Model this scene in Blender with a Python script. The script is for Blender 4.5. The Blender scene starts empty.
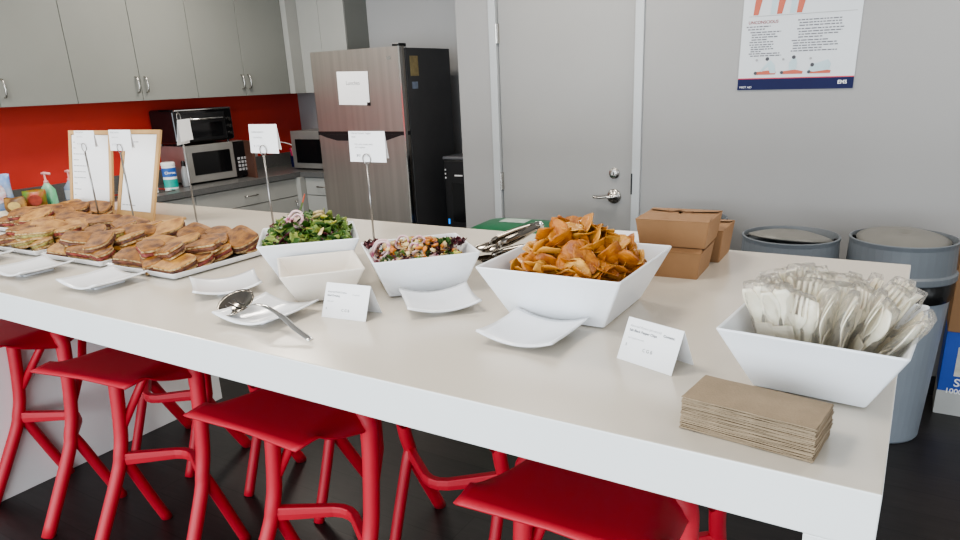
import bpy, bmesh, math, random
from mathutils import Vector, Matrix, Euler, noise
random.seed(7)
PI = math.pi
SC = bpy.context.scene
COL = SC.collection
R_ = math.radians

# ------------------------------------------------------------------ materials
MATS = {}
def mat(name, col, rough=.5, metal=0.0, var=0.0, vscale=8.0, col2=None, bump=0.0, bscale=60.0,
        trans=0.0, alpha=1.0, coat=0.0, stretch=None, emit=0.0, sub=0.0, spec=None, ramp=(.35, .65)):
    if name in MATS: return MATS[name]
    m = bpy.data.materials.new(name); m.use_nodes = True
    nt = m.node_tree; b = nt.nodes['Principled BSDF']
    def setv(k, v):
        if k in b.inputs: b.inputs[k].default_value = v
    c = (*col, 1)
    setv('Base Color', c); setv('Roughness', rough); setv('Metallic', metal)
    setv('Transmission Weight', trans); setv('Alpha', alpha); setv('Coat Weight', coat)
    setv('Subsurface Weight', sub)
    if spec is not None: setv('Specular IOR Level', spec)
    if emit: setv('Emission Color', c); setv('Emission Strength', emit)
    tc = nt.nodes.new('ShaderNodeTexCoord'); mp = nt.nodes.new('ShaderNodeMapping')
    nt.links.new(tc.outputs['Object'], mp.inputs['Vector'])
    if stretch: mp.inputs['Scale'].default_value = stretch
    n = nt.nodes.new('ShaderNodeTexNoise'); n.inputs['Scale'].default_value = vscale
    n.inputs['Detail'].default_value = 5
    nt.links.new(mp.outputs['Vector'], n.inputs['Vector'])
    r = nt.nodes.new('ShaderNodeValToRGB')
    c2 = col2 if col2 else tuple(x * (1 - var) for x in col)
    r.color_ramp.elements[0].position = ramp[0]; r.color_ramp.elements[0].color = (*c2, 1)
    r.color_ramp.elements[1].position = ramp[1]; r.color_ramp.elements[1].color = c
    nt.links.new(n.outputs['Fac'], r.inputs['Fac'])
    if var or col2: nt.links.new(r.outputs['Color'], b.inputs['Base Color'])
    if bump:
        n2 = nt.nodes.new('ShaderNodeTexNoise'); n2.inputs['Scale'].default_value = bscale
        nt.links.new(mp.outputs['Vector'], n2.inputs['Vector'])
        bp = nt.nodes.new('ShaderNodeBump'); bp.inputs['Strength'].default_value = bump
        bp.inputs['Distance'].default_value = .005
        nt.links.new(n2.outputs['Fac'], bp.inputs['Height']); nt.links.new(bp.outputs['Normal'], b.inputs['Normal'])
    MATS[name] = m
    return m

M_LAM = mat('white_laminate_warm_lit', (.63, .575, .495), .2, var=.03, vscale=3)  # white table top; the warm dim ceiling light is put into its beige
M_LAMF = mat('white_laminate_window_lit', (.87, .87, .85), .4, var=.02, vscale=3)  # same white laminate on upright faces, coloured brighter for the window light
M_WALL = mat('grey_paint', (.325, .32, .316), .6, var=.03, vscale=2, bump=.05, bscale=200)
M_WALL2 = mat('light_grey_paint', (.37, .37, .375), .6, var=.03, vscale=2)
M_DOOR = mat('door_paint', (.315, .31, .302), .45, var=.03, vscale=2)
M_FRAME = mat('frame_paint', (.45, .465, .475), .35, var=.02)
M_RED = mat('red_backsplash', (.62, .050, .035), .5, var=.12, vscale=2)
M_CAB = mat('cabinet_grey', (.225, .23, .212), .45, var=.05, vscale=2)
M_CABL = mat('base_cabinet_white', (.36, .36, .34), .4, var=.03)
M_COUNT = mat('grey_counter', (.13, .13, .128), .3, var=.18, vscale=90)
M_STEEL = mat('brushed_steel', (.52, .48, .44), .36, 1.0, var=.12, vscale=5, stretch=(5, 5, .12), bump=.03, bscale=90)
M_STEEL2 = mat('appliance_steel', (.42, .41, .39), .35, .65, var=.1)
M_CHROME = mat('chrome', (.75, .74, .72), .14, 1.0, var=.05)
M_SATIN = mat('satin_nickel', (.5, .48, .45), .25, 1.0, var=.05)
M_FDARK = mat('fridge_side', (.07, .07, .074), .6, var=.1)
M_BLACK = mat('black_plastic', (.012, .012, .013), .28, var=.1)
M_BGLASS = mat('black_glass', (.008, .008, .009), .08, var=.1)
M_CER = mat('white_porcelain', (.83, .84, .87), .16, var=.01, coat=.3)
M_MEL = mat('white_melamine', (.82, .84, .875), .3, var=.01)
M_PAPER = mat('white_paper', (.85, .85, .86), .6, var=.02)
M_INK = mat('ink', (.08, .08, .09), .7, var=.05)
M_INKG = mat('grey_ink', (.35, .35, .36), .7, var=.05)
M_KRAFT = mat('kraft_board', (.31, .172, .083), .75, var=.12, vscale=14, bump=.1)
M_KRAFTD = mat('kraft_dark', (.16, .08, .035), .7, var=.1)
M_NAP = mat('kraft_napkin', (.31, .235, .155), .85, var=.12, vscale=25, bump=.35, bscale=260)
M_STOOL = mat('red_stool_plastic', (.54, .026, .042), .48, var=.05, vscale=4, bump=.06, bscale=400)
M_WOOD = mat('pale_wood', (.56, .36, .17), .5, col2=(.46, .28, .12), vscale=9, stretch=(1, 1, .15))
M_BIN = mat('grey_bin_plastic', (.225, .25, .28), .42, var=.05, bump=.05, bscale=300)
M_BINLID = mat('grey_bin_lid', (.14, .155, .17), .45, var=.05)
M_BINTOP = mat('grey_bin_flap', (.17, .165, .15), .42, var=.06)
M_BAG = mat('bin_bag', (.008, .008, .008), .25, var=.1, bump=.5, bscale=30)
M_GREEN = mat('green_bin_plastic', (.008, .11, .045), .4, var=.1)
M_ROD = mat('grey_wire', (.30, .29, .28), .3, .9, var=.1)
M_CHIP = mat('potato_chip', (.56, .25, .035), .45, col2=(.33, .10, .008), vscale=38, bump=.6, bscale=130, coat=.15, ramp=(.3, .62))
M_CHIP2 = mat('dark_potato_chip', (.46, .17, .018), .45, col2=(.22, .05, .006), vscale=40, bump=.6, bscale=130, ramp=(.3, .6))
M_CHIP3 = mat('golden_potato_chip', (.64, .34, .07), .45, col2=(.42, .15, .015), vscale=36, bump=.6, bscale=130, ramp=(.3, .6))
M_GRILL = mat('grilled_bread', (.31, .13, .022), .55, col2=(.085, .026, .005), vscale=26, bump=.3, bscale=160, ramp=(.32, .6))
M_GRILL2 = mat('golden_toast', (.46, .235, .055), .55, col2=(.20, .075, .014), vscale=24, bump=.3, bscale=160, ramp=(.3, .6))
M_CRUMB = mat('bread_crumb', (.52, .38, .20), .8, col2=(.15, .06, .02), vscale=75, bump=.6, bscale=180, ramp=(.3, .55))
M_FILL = mat('dark_filling', (.22, .08, .04), .5, col2=(.07, .03, .02), vscale=60, bump=.6, bscale=120)
M_FILLP = mat('pink_filling', (.34, .07, .05), .45, col2=(.10, .02, .015), vscale=60, bump=.6)
M_FILLG = mat('green_filling', (.05, .055, .012), .5, col2=(.06, .02, .01), vscale=50, bump=.6)
M_FILLA = mat('avocado_filling', (.38, .34, .10), .5, col2=(.16, .10, .03), vscale=60, bump=.4)
M_LEAF = mat('green_leaf', (.12, .21, .03), .45, col2=(.035, .08, .012), vscale=40, bump=.4)
M_LEAFL = mat('pale_leaf', (.34, .38, .10), .45, col2=(.15, .21, .04), vscale=30, bump=.4)
M_LEAFR = mat('purple_leaf', (.10, .012, .02), .4, col2=(.035, .008, .012), vscale=40, bump=.4)
M_LEAFD = mat('dark_leaf', (.04, .11, .015), .45, var=.4, vscale=30, bump=.4)
M_ONION = mat('red_onion', (.62, .44, .44), .3, col2=(.36, .09, .17), vscale=30, ramp=(.38, .5))
M_OYEL = mat('yellow_wedge', (.60, .50, .09), .4, col2=(.40, .38, .05), vscale=30)
M_CREAM = mat('pale_chunk', (.72, .60, .36), .5, col2=(.55, .38, .16), vscale=50)
M_ORANGE = mat('roast_chunk', (.62, .26, .04), .45, col2=(.38, .10, .02), vscale=50)
M_PINK = mat('pale_meat', (.62, .46, .38), .45, col2=(.42, .26, .2), vscale=30)
M_IVORY = mat('ivory_cutlery', (.88, .80, .64), .4, var=.04, sub=.1)
M_TRAYIN = mat('cream_inner', (.78, .72, .64), .3, var=.02)
M_WHITE = mat('white_plastic', (.8, .8, .8), .35, var=.02)
M_TEALC = mat('teal_label', (.02, .35, .30), .4, var=.1)
M_BLUE = mat('blue_label', (.03, .12, .42), .4, var=.1)
M_PINKP = mat('pink_pump', (.75, .38, .36), .35, var=.05)
M_SOAPG = mat('green_soap', (.10, .50, .22), .15, col2=(.35, .62, .45), vscale=9)
M_SOAPB = mat('blue_soap', (.05, .16, .36), .2, col2=(.4, .5, .6), vscale=9)
M_NAVY = mat('navy_print', (.010, .013, .07), .5, var=.1, spec=.2)
M_POST = mat('poster_paper', (.56, .58, .60), .35, var=.02, vscale=3)
M_SKIN = mat('printed_red_figure', (.50, .11, .06), .5, var=.1)
M_FIG = mat('printed_blue_figure', (.45, .58, .62), .5, var=.1)

# clear film: mix of transparent and gloss, crinkled
def film():
    m = bpy.data.materials.new('clear_film'); m.use_nodes = True; nt = m.node_tree
    nt.nodes.clear()
    o = nt.nodes.new('ShaderNodeOutputMaterial'); mx = nt.nodes.new('ShaderNodeMixShader')
    t = nt.nodes.new('ShaderNodeBsdfTransparent'); g = nt.nodes.new('ShaderNodeBsdfGlossy')
    g.inputs['Roughness'].default_value = .22; g.inputs['Color'].default_value = (1, 1, 1, 1)
    tc = nt.nodes.new('ShaderNodeTexCoord'); n = nt.nodes.new('ShaderNodeTexNoise'); n.inputs['Scale'].default_value = 55
    b = nt.nodes.new('ShaderNodeBump'); b.inputs['Strength'].default_value = .9; b.inputs['Distance'].default_value = .01
    f = nt.nodes.new('ShaderNodeFresnel'); f.inputs['IOR'].default_value = 1.45
    ad = nt.nodes.new('ShaderNodeMath'); ad.operation = 'MULTIPLY_ADD'; ad.inputs[1].default_value = .65; ad.inputs[2].default_value = .01
    nt.links.new(tc.outputs['Object'], n.inputs['Vector']); nt.links.new(n.outputs['Fac'], b.inputs['Height'])
    nt.links.new(b.outputs['Normal'], g.inputs['Normal']); nt.links.new(b.outputs['Normal'], f.inputs['Normal'])
    nt.links.new(f.outputs[0], ad.inputs[0]); nt.links.new(ad.outputs[0], mx.inputs[0])
    nt.links.new(t.outputs[0], mx.inputs[1]); nt.links.new(g.outputs[0], mx.inputs[2]); 
    df = nt.nodes.new('ShaderNodeBsdfTranslucent'); d2 = nt.nodes.new('ShaderNodeBsdfDiffuse'); m1 = nt.nodes.new('ShaderNodeMixShader'); m2 = nt.nodes.new('ShaderNodeMixShader')
    m2.inputs[0].default_value = .09; df.inputs[0].default_value = (1, .98, .93, 1); d2.inputs[0].default_value = (1, .98, .93, 1)
    nt.links.new(df.outputs[0], m1.inputs[1]); nt.links.new(d2.outputs[0], m1.inputs[2])
    nt.links.new(mx.outputs[0], m2.inputs[1]); nt.links.new(m1.outputs[0], m2.inputs[2]); nt.links.new(m2.outputs[0], o.inputs[0])
    return m
M_FILM = film()

def floor_mat():
    m = bpy.data.materials.new('dark_plank_floor'); m.use_nodes = True; nt = m.node_tree; b = nt.nodes['Principled BSDF']
    tc = nt.nodes.new('ShaderNodeTexCoord')
    br = nt.nodes.new('ShaderNodeTexBrick'); br.inputs['Scale'].default_value = 1
    br.inputs['Brick Width'].default_value = 1.3; br.inputs['Row Height'].default_value = .16; br.inputs['Mortar Size'].default_value = .002
    br.inputs['Color1'].default_value = (.018, .016, .016, 1); br.inputs['Color2'].default_value = (.030, .026, .025, 1); br.inputs['Mortar'].default_value = (.006, .006, .006, 1)
    mp = nt.nodes.new('ShaderNodeMapping'); mp.inputs['Scale'].default_value = (1, 9, 1)
    n = nt.nodes.new('ShaderNodeTexNoise'); n.inputs['Scale'].default_value = 5; n.inputs['Detail'].default_value = 8; n.inputs['Distortion'].default_value = 1.2
    r = nt.nodes.new('ShaderNodeValToRGB'); r.color_ramp.elements[0].color = (.35, .35, .35, 1); r.color_ramp.elements[1].color = (1.3, 1.3, 1.3, 1)
    mx = nt.nodes.new('ShaderNodeMixRGB'); mx.blend_type = 'MULTIPLY'; mx.inputs[0].default_value = 1
    nt.links.new(tc.outputs['Object'], br.inputs['Vector']); nt.links.new(tc.outputs['Object'], mp.inputs[0]); nt.links.new(mp.outputs[0], n.inputs['Vector'])
    nt.links.new(n.outputs['Fac'], r.inputs[0]); nt.links.new(br.outputs['Color'], mx.inputs[1]); nt.links.new(r.outputs[0], mx.inputs[2])
    nt.links.new(mx.outputs[0], b.inputs['Base Color']); b.inputs['Roughness'].default_value = .38
    bp = nt.nodes.new('ShaderNodeBump'); bp.inputs['Strength'].default_value = .15; nt.links.new(n.outputs['Fac'], bp.inputs['Height']); nt.links.new(bp.outputs[0], b.inputs['Normal'])
    return m
M_FLOOR = floor_mat()

# ------------------------------------------------------------------ helpers
def link(o, parent=None):
    COL.objects.link(o)
    if parent: o.parent = parent
    return o
def obj(name, bm, m, parent=None, loc=None, rot=None, smooth=False, bevel=0, sub=0, solid=0, seg=2):
    me = bpy.data.meshes.new(name)
    if isinstance(bm, bpy.types.Mesh): me = bm
    else:
        bmesh.ops.recalc_face_normals(bm, faces=bm.faces)
        bm.to_mesh(me); bm.free()
    for x in (m if isinstance(m, (list, tuple)) else [m]):
        if x: me.materials.append(x)
    if smooth:
        for p in me.polygons: p.use_smooth = True
    o = bpy.data.objects.new(name, me)
    if loc: o.location = loc
    if rot: o.rotation_euler = rot
    if solid:
        s = o.modifiers.new('sol', 'SOLIDIFY'); s.thickness = solid; s.offset = 0
    if bevel:
        s = o.modifiers.new('bev', 'BEVEL'); s.width = bevel; s.segments = seg; s.limit_method = 'ANGLE'
    if sub:
        s = o.modifiers.new('sub', 'SUBSURF'); s.levels = sub; s.render_levels = sub
    return link(o, parent)
def thing(name, label, cat, loc=(0, 0, 0), rz=0, group=None, rot=None):
    o = bpy.data.objects.new(name, None); o.location = loc; o.rotation_euler = rot if rot else (0, 0, rz)
    o.empty_display_size = .05
    o['label'] = label; o['category'] = cat
    if group: o['group'] = group
    return link(o)
def tag(o, label, cat, group=None, kind=None):
    o['label'] = label; o['category'] = cat
    if group: o['group'] = group
    if kind: o['kind'] = kind
    return o
def struct(o): o['kind'] = 'structure'; return o
def box_bm(x0, x1, y0, y1, z0, z1, bm=None):
    bm = bm or bmesh.new()
    v = [bm.verts.new(p) for p in ((x0,y0,z0),(x1,y0,z0),(x1,y1,z0),(x0,y1,z0),(x0,y0,z1),(x1,y0,z1),(x1,y1,z1),(x0,y1,z1))]
    for f in ((0,3,2,1),(4,5,6,7),(0,1,5,4),(1,2,6,5),(2,3,7,6),(3,0,4,7)): bm.faces.new([v[i] for i in f])
    return bm
def loft(loops, bm=None, cap0=True, cap1=True, mi=None):
    bm = bm or bmesh.new(); vs = [[bm.verts.new(p) for p in L] for L in loops]; n = len(loops[0])
    for k, (a, b) in enumerate(zip(vs, vs[1:])):
        for i in range(n):
            f = bm.faces.new((a[i], a[(i+1) % n], b[(i+1) % n], b[i]))
            if mi: f.material_index = mi[k]
    if cap0: f = bm.faces.new(vs[0][::-1]); f.material_index = mi[0] if mi else 0
    if cap1: f = bm.faces.new(vs[-1]); f.material_index = mi[-1] if mi else 0
    return bm
def rrect(a, b, z, r, n=4, cx=0, cy=0):
    r = min(r, a * .99, b * .99); out = []
    for q, (sx, sy) in enumerate(((1,1),(-1,1),(-1,-1),(1,-1))):
        for k in range(n + 1):
            t = PI/2 * q + PI/2 * k / n
            out.append((cx + sx*(a-r) + r*math.cos(t), cy + sy*(b-r) + r*math.sin(t), z))
    return out
def circ(r, z, n=32, cx=0, cy=0): return [(cx + r*math.cos(2*PI*i/n), cy + r*math.sin(2*PI*i/n), z) for i in range(n)]
def lathe(prof, n=32, **k): return loft([circ(r, z, n) for r, z in prof], **k)
def tube(pts, rad, n=8, bm=None, flat=1.0, up=Vector((0, 0, 1))):
    pts = [Vector(p) for p in pts]; loops = []
    rads = rad if isinstance(rad, (list, tuple)) else [rad] * len(pts)
    for i, p in enumerate(pts):
        t = (pts[min(i+1, len(pts)-1)] - pts[max(i-1, 0)]).normalized()
        a = t.cross(up)
        if a.length < .05: a = t.cross(Vector((0, 1, 0)))
        a.normalize(); b = a.cross(t).normalized()
        loops.append([p + rads[i]*(a*math.cos(2*PI*k/n) + b*flat*math.sin(2*PI*k/n)) for k in range(n)])
    return loft(loops, bm)
def spline(pts, sub=6):
    P = [Vector(p) for p in pts]; out = []
    for i in range(len(P)-1):
        p0, p1, p2, p3 = P[max(i-1,0)], P[i], P[i+1], P[min(i+2, len(P)-1)]
        for k in range(sub):
            t = k/sub
            out.append(.5*((2*p1)+(p2-p0)*t+(2*p0-5*p1+4*p2-p3)*t*t+(3*p1-p0-3*p2+p3)*t**3))
    return out + [P[-1]]
def textobj(name, s, size, m, parent, loc, rot=(0, 0, 0), align='LEFT', bold=False, sx=1.0):
    c = bpy.data.curves.new(name, 'FONT'); c.body = s; c.size = size; c.align_x = align
    c.offset = .0006*size/.01*.3 if bold else 0
    c.materials.append(m)
    tmp = bpy.data.objects.new('tmp_text', c); COL.objects.link(tmp)
    dg = bpy.context.evaluated_depsgraph_get(); me = bpy.data.meshes.new_from_object(tmp.evaluated_get(dg))
    bpy.data.objects.remove(tmp)
    if not me.materials: me.materials.append(m)
    o = bpy.data.objects.new(name, me); o.location = loc; o.rotation_euler = rot; o.scale = (sx, 1, 1)
    return link(o, parent)
def dup(root, loc=None, rot=None, label=None):
    r = root.copy(); COL.objects.link(r)
    if loc is not None: r.location = loc
    if rot is not None: r.rotation_euler = rot
    if label: r['label'] = label
    for ch in list(root.children):
        c = ch.copy(); COL.objects.link(c); c.parent = r
        for g in list(ch.children):
            d = g.copy(); COL.objects.link(d); d.parent = c
    return r

T = 1.07                                   # table top height
YW = 3.9                                   # wall with the door
XL, XR, YN, YF = -3.65, .015, .924, 2.205  # table outline
CX = -5.27; YB = 5.1                       # kitchen walls
# ------------------------------------------------------------------ room shell
struct(obj('floor', box_bm(-5.6, 3.0, -3.2, 5.4, -.05, 0), M_FLOOR))
struct(obj('ceiling', box_bm(-5.6, 3.0, -3.2, 5.4, 2.75, 2.8), mat('ceiling_white', (.6, .6, .6), .8, var=.02)))
struct(obj('wall_left', box_bm(CX-.1, CX, -3.2, YB, 0, 2.75), M_WALL2))
struct(obj('wall_back', box_bm(CX-.1, -2.58, YB, YB+.1, 0, 2.75), M_WALL2))
DX0, DX1 = -2.29, -1.415                    # door leaf
# wall with door opening
b = box_bm(-2.58, DX0-.05, YW, YB+.1, 0, 2.75)
b = box_bm(DX0-.05, DX1+.05, YW, YB+.1, 2.2, 2.75, b)
b = box_bm(DX1+.05, 3.0, YW, YB+.1, 0, 2.75, b)
struct(obj('wall_door', b, M_WALL))
struct(obj('wall_right', box_bm(2.9, 3.0, -3.2, YW, 0, 2.75), M_WALL))
b = box_bm(DX0-.05, DX0, YW-.015, YW+.12, 0, 2.2)
b = box_bm(DX1, DX1+.05, YW-.015, YW+.12, 0, 2.2, b)
b = box_bm(DX0-.05, DX1+.05, YW-.015, YW+.12, 2.15, 2.2, b)
struct(obj('trim_1', b, M_FRAME, bevel=.004))
door = struct(obj('door_1', box_bm(DX0+.005, DX1-.005, YW+.01, YW+.055, .01, 2.145), M_DOOR, bevel=.002))
for z in (1.87, .99):
    h = box_bm(DX0-.008, DX0+.012, YW-.008, YW+.012, z-.055, z+.055)
    h = tube([(DX0, YW-.008, z-.055), (DX0, YW-.008, z+.055)], .008, 8, h)
    obj('hinge', h, M_SATIN, door)
lx, lz = -1.528, .925
lk = obj('deadbolt', loft([[(p[0]+lx, YW+.01-p[2], p[1]+lz+.135) for p in circ(r, z, 24)] for r, z in ((.031,0),(.031,.008),(.022,.013),(.022,.018),(.012,.02))]), M_SATIN, door, smooth=False)
obj('keyhole', box_bm(lx-.002, lx+.002, YW-.012, YW-.006, lz+.125, lz+.145), M_BLACK, lk)
hd = obj('door_handle', loft([[(p[0]+lx, YW+.01-p[2], p[1]+lz) for p in circ(r, z, 28)] for r, z in ((.043,0),(.043,.006),(.036,.012),(.018,.014),(.016,.05),(.002,.052))]), M_SATIN, door, smooth=True)
obj('lever', tube(spline([(lx, YW-.04, lz), (lx-.03, YW-.045, lz+.004), (lx-.07, YW-.045, lz-.002), (lx-.110, YW-.04, lz)]), .012, 10, flat=.7), M_SATIN, hd, smooth=True)
obj('strike_plate', box_bm(DX1-.002, DX1+.006, YW-.018, YW+.01, lz+.02, lz+.14), M_BLACK, door)
struct(obj('baseboard_door', box_bm(DX1+.06, 2.9, YW-.012, YW, 0, .1), M_BLACK))

# window wall behind the photographer: frame with panes, daylight comes through it
b = box_bm(-5.3, 3.0, -3.2, -3.1, 0, .35); b = box_bm(-5.3, 3.0, -3.2, -3.1, 2.55, 2.75, b)
for x in (-5.3, -3.3, -1.25, .8, 2.85): b = box_bm(x, x+.1, -3.2, -3.1, .35, 2.55, b)
struct(obj('wall_front', b, M_WALL2))

# ------------------------------------------------------------------ island table
tb = thing('island_table', 'long white laminate bar height table with slab ends and beige lit top', 'table', (0, 0, 0))
TH = .088
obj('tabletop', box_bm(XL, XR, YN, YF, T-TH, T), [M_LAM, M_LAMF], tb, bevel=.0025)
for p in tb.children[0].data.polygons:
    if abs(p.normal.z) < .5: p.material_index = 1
for x0 in (XR-TH, -3.13-TH):
    obj('end_panel', box_bm(x0, x0+TH, YN+.0008, YF-.0008, 0, T-TH), M_LAMF, tb, bevel=.002)

# ------------------------------------------------------------------ stools
def make_stool():
    t = thing('bar_stool', 'x', 'stool', (0, 0, 0), group='red plastic bar stools around the white island')
    # seat plan: half width by depth, front lip at y=-.225 ; sides droop at the middle into the posts
    nv, nu = 21, 24
    key = [(-.235, .212), (-.12, .222), (-.02, .208), (.06, .200), (.13, .196), (.19, .150)]
    def hw(v):
        for (a, wa), (c, wc) in zip(key, key[1:]):
            if a <= v <= c: return wa + (wc-wa)*(v-a)/(c-a)
        return key[-1][1]
    def S(u, v):
        w = hw(v); x = u*w; au = abs(u)
        droop = .075*max(0, (au-.72)/.28)**1.6 * max(0, 1-abs((v-.02)/.19))**.75
        lip = -.004*max(0, (-v-.19)/.045)
        dish = -.010*(1-au*au)*max(0, 1-abs(v)/.22)
        back = -.02*max(0, (v-.1)/.09)
        return x, v, .785 - droop + lip + dish + back
    bm = bmesh.new(); top = []; bot = []
    for j in range(nv):
        v = -.235 + .425*j/(nv-1)
        rt = []; rb = []
        for i in range(nu+1):
            u = -1 + 2*i/nu; x, y, z = S(u, v)
            yy = y - (.012*(abs(u)) if j == 0 else 0)
            rt.append(bm.verts.new((x, yy, z)))
            th = .007 + .02*(1-max(abs(u), min(1, abs(v)/.235)))
            rb.append(bm.verts.new((x*.985, yy*.985, z - th)))
        top.append(rt); bot.append(rb)
    for j in range(nv-1):
        for i in range(nu):
            bm.faces.new((top[j][i], top[j][i+1], top[j+1][i+1], top[j+1][i]))
            bm.faces.new((bot[j][i+1], bot[j][i], bot[j+1][i], bot[j+1][i+1]))
    for i in range(nu):
        bm.faces.new((top[0][i+1], top[0][i], bot[0][i], bot[0][i+1])); bm.faces.new((top[-1][i], top[-1][i+1], bot[-1][i+1], bot[-1][i]))
    for j in range(nv-1):
        bm.faces.new((top[j][0], top[j+1][0], bot[j+1][0], bot[j][0])); bm.faces.new((top[j+1][-1], top[j][-1], bot[j][-1], bot[j+1][-1]))
    obj('seat', bm, M_STOOL, t, smooth=True)
    for s in (-1, 1):
        pl = spline([(s*.165, .035, .752), (s*.190, .032, .725), (s*.197, .028, .66), (s*.197, .003, .45), (s*.197, -.02, .36), (s*.201, -.05, .28), (s*.214, -.20, .0)], 5)
        obj('front_leg', tube(pl, [.031, .031, .031, .030, .029, .029, .028, .027, .026, .026, .025, .025, .0245] + [.024]*(len(pl)-13), 14), M_STOOL, t, smooth=True)
        obj('rear_leg', tube(spline([(s*.195, -.022, .355), (s*.197, .0, .31), (s*.20, .055, .16), (s*.20, .115, .0)], 4), [.026]+[.0205]*12, 10), M_STOOL, t, smooth=True)
        # brace running from under the seat back down behind
        obj('rear_brace', tube([(s*.10, .17, .75), (s*.16, .10, .60), (s*.19, .01, .46)], .016, 8), M_STOOL, t, smooth=True)
    fp = []
    for a, c in (((-.195, -.018), (-.03, .095)), ((-.03, .095), (.03, .095)), ((.03, .095), (.195, -.018))):
        fp.append(a)
    L = []
    P = [Vector((-.197, -.022, .342)), Vector((-.045, .088, .335)), Vector((-.015, .100, .334)), Vector((.015, .100, .334)), Vector((.045, .088, .335)), Vector((.197, -.022, .342))]
    for k, p in enumerate(P):
        tdir = (P[min(k+1, 5)] - P[max(k-1, 0)]).normalized(); sd = Vector((-tdir.y, tdir.x, 0)); hh = .024 if k in (0, 5) else .019
        L.append([p + sd*a_ + Vector((0, 0, b_)) for a_, b_ in ((-.013, -hh), (.013, -hh), (.016, 0), (.013, hh), (-.013, hh), (-.016, 0))])
    obj('footrest', loft(L), M_STOOL, t, bevel=.004)
    return t
st0 = make_stool()
near = [(-2.905, 1.235, 0, 'red bar stool under the table, cut off by the left photo edge'),
        (-2.175, 1.255, R_(8), 'second red bar stool from the left, its seat sticking out past the table'),
        (-1.40, 1.252, 0, 'red bar stool in the middle of the near row, whole seat showing'),
        (-.520, 1.25, 0, 'red bar stool nearest the camera, only its seat showing')]
for i, (x, y, r, lab) in enumerate(near):
    s = st0 if i == 0 else dup(st0)
    s.location = (x, y, 0); s.rotation_euler = (0, 0, r); s['label'] = lab
for x, y, r, lab in [(-2.78, 1.70, PI, 'red far side stool seen against the white end panel behind the second near stool'),
                     (-2.02, 1.72, PI, 'red far side stool seen between the legs of the middle near stool'),
                     (-1.25, 1.72, PI, 'red far side stool with bent footrest showing right of the middle near stool'),
                     (-.55, 1.72, PI, 'red far side stool, only one post showing under the right end of the table')]:
    dup(st0, (x, y, 0), (0, 0, r), lab)

# ------------------------------------------------------------------ bowls, plates and trays
def bowl(label, x, y, th, a, b_, a2, b2, h, group=None, inner=M_MEL):
    t = .006; r = .006; a += .004; b_ += .004
    L = [rrect(a2-.01, b2-.01, 0, r), rrect(a2, b2, .004, r), rrect(a, b_, h-.003, r), rrect(a-.002, b_-.002, h, r), rrect(a-t, b_-t, h-.002, r*.8), rrect(a2-t+.001, b2-t+.001, .012, r*.8), rrect(a2*.6, b2*.6, .009, r*.6)]
    o = obj('serving_bowl', loft(L), [inner], None, loc=(x, y, T+.0005), rot=(0, 0, th), bevel=.0012)
    return tag(o, label, 'bowl', group)
bowl('large white square flared bowl full of potato chips', -.670, 1.482, .009, .172, .176, .119, .124, .129, 'white square flared serving bowls')
bowl('white square flared bowl of wrapped cutlery at the right end of the table', -.106, 1.278, -.078, .140, .144, .090, .094, .119, 'white square flared serving bowls')
bowl('white square flared bowl of vegetable salad with red onion rings', -1.150, 1.492, .832, .138, .131, .102, .097, .108, 'white square flared serving bowls')
bowl('white square flared bowl heaped with leafy green salad', -1.535, 1.466, .786, .137, .137, .089, .089, .123, 'white square flared serving bowls')
bowl('small empty white square flared bowl in front of the leafy salad', -1.343, 1.307, .854, .103, .110, .068, .074, .088, 'white square flared serving bowls', M_TRAYIN)
def plate(label, x, y, deg, s=.09, h=.018):
    bm = bmesh.new(); n = 14; g = []
    for j in range(n+1):
        row = []
        for i in range(n+1):
            u = -1+2*i/n; v = -1+2*j/n
            k = 1 - .035*(1-v*v)*abs(u) - .02*(1-u*u)*abs(v)
            row.append(bm.verts.new((u*s*k, v*s*k*.98, .0045 + h*abs(u)**2.0 + .005*v*v)))
        g.append(row)
    for j in range(n):
        for i in range(n): bm.faces.new((g[j][i], g[j][i+1], g[j+1][i+1], g[j+1][i]))
    t = thing('square_plate', label, 'plate', (x, y, T+.0005), R_(deg), group='small curved white plates along the table edge')
    obj('dish', bm, M_CER, t, smooth=True, solid=.0045, bevel=0, loc=(0, 0, .003))
    obj('foot_ring', loft([rrect(.03, .05, 0, .01), rrect(.03, .05, .006, .01), rrect(.026, .046, .006, .01), rrect(.026, .046, 0, .01)]), M_CER, t)
    obj('maker_stamp', box_bm(.012, .026, -.0515, -.0495, .001, .005), M_INKG, t)
    return t
plate('curved white plate in front of the potato chip bowl', -.668, 1.250, -1)
plate('curved white plate in front of the onion ring salad bowl', -.987, 1.351, 45)
plate('curved white plate left of the slotted spoon, nearer the sandwich tray', -1.634, 1.225, 56)
plate('curved white plate holding the slotted serving spoon', -1.325, 1.098, 3)
plate('curved white plate in front of the rightmost sandwich tray', -2.035, 1.108, 2)
plate('curved white plate in front of the middle sandwich tray', -2.415, 1.100, 2)
plate('curved white plate cut off by the left photo edge', -2.80, 1.100, 2)

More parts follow.
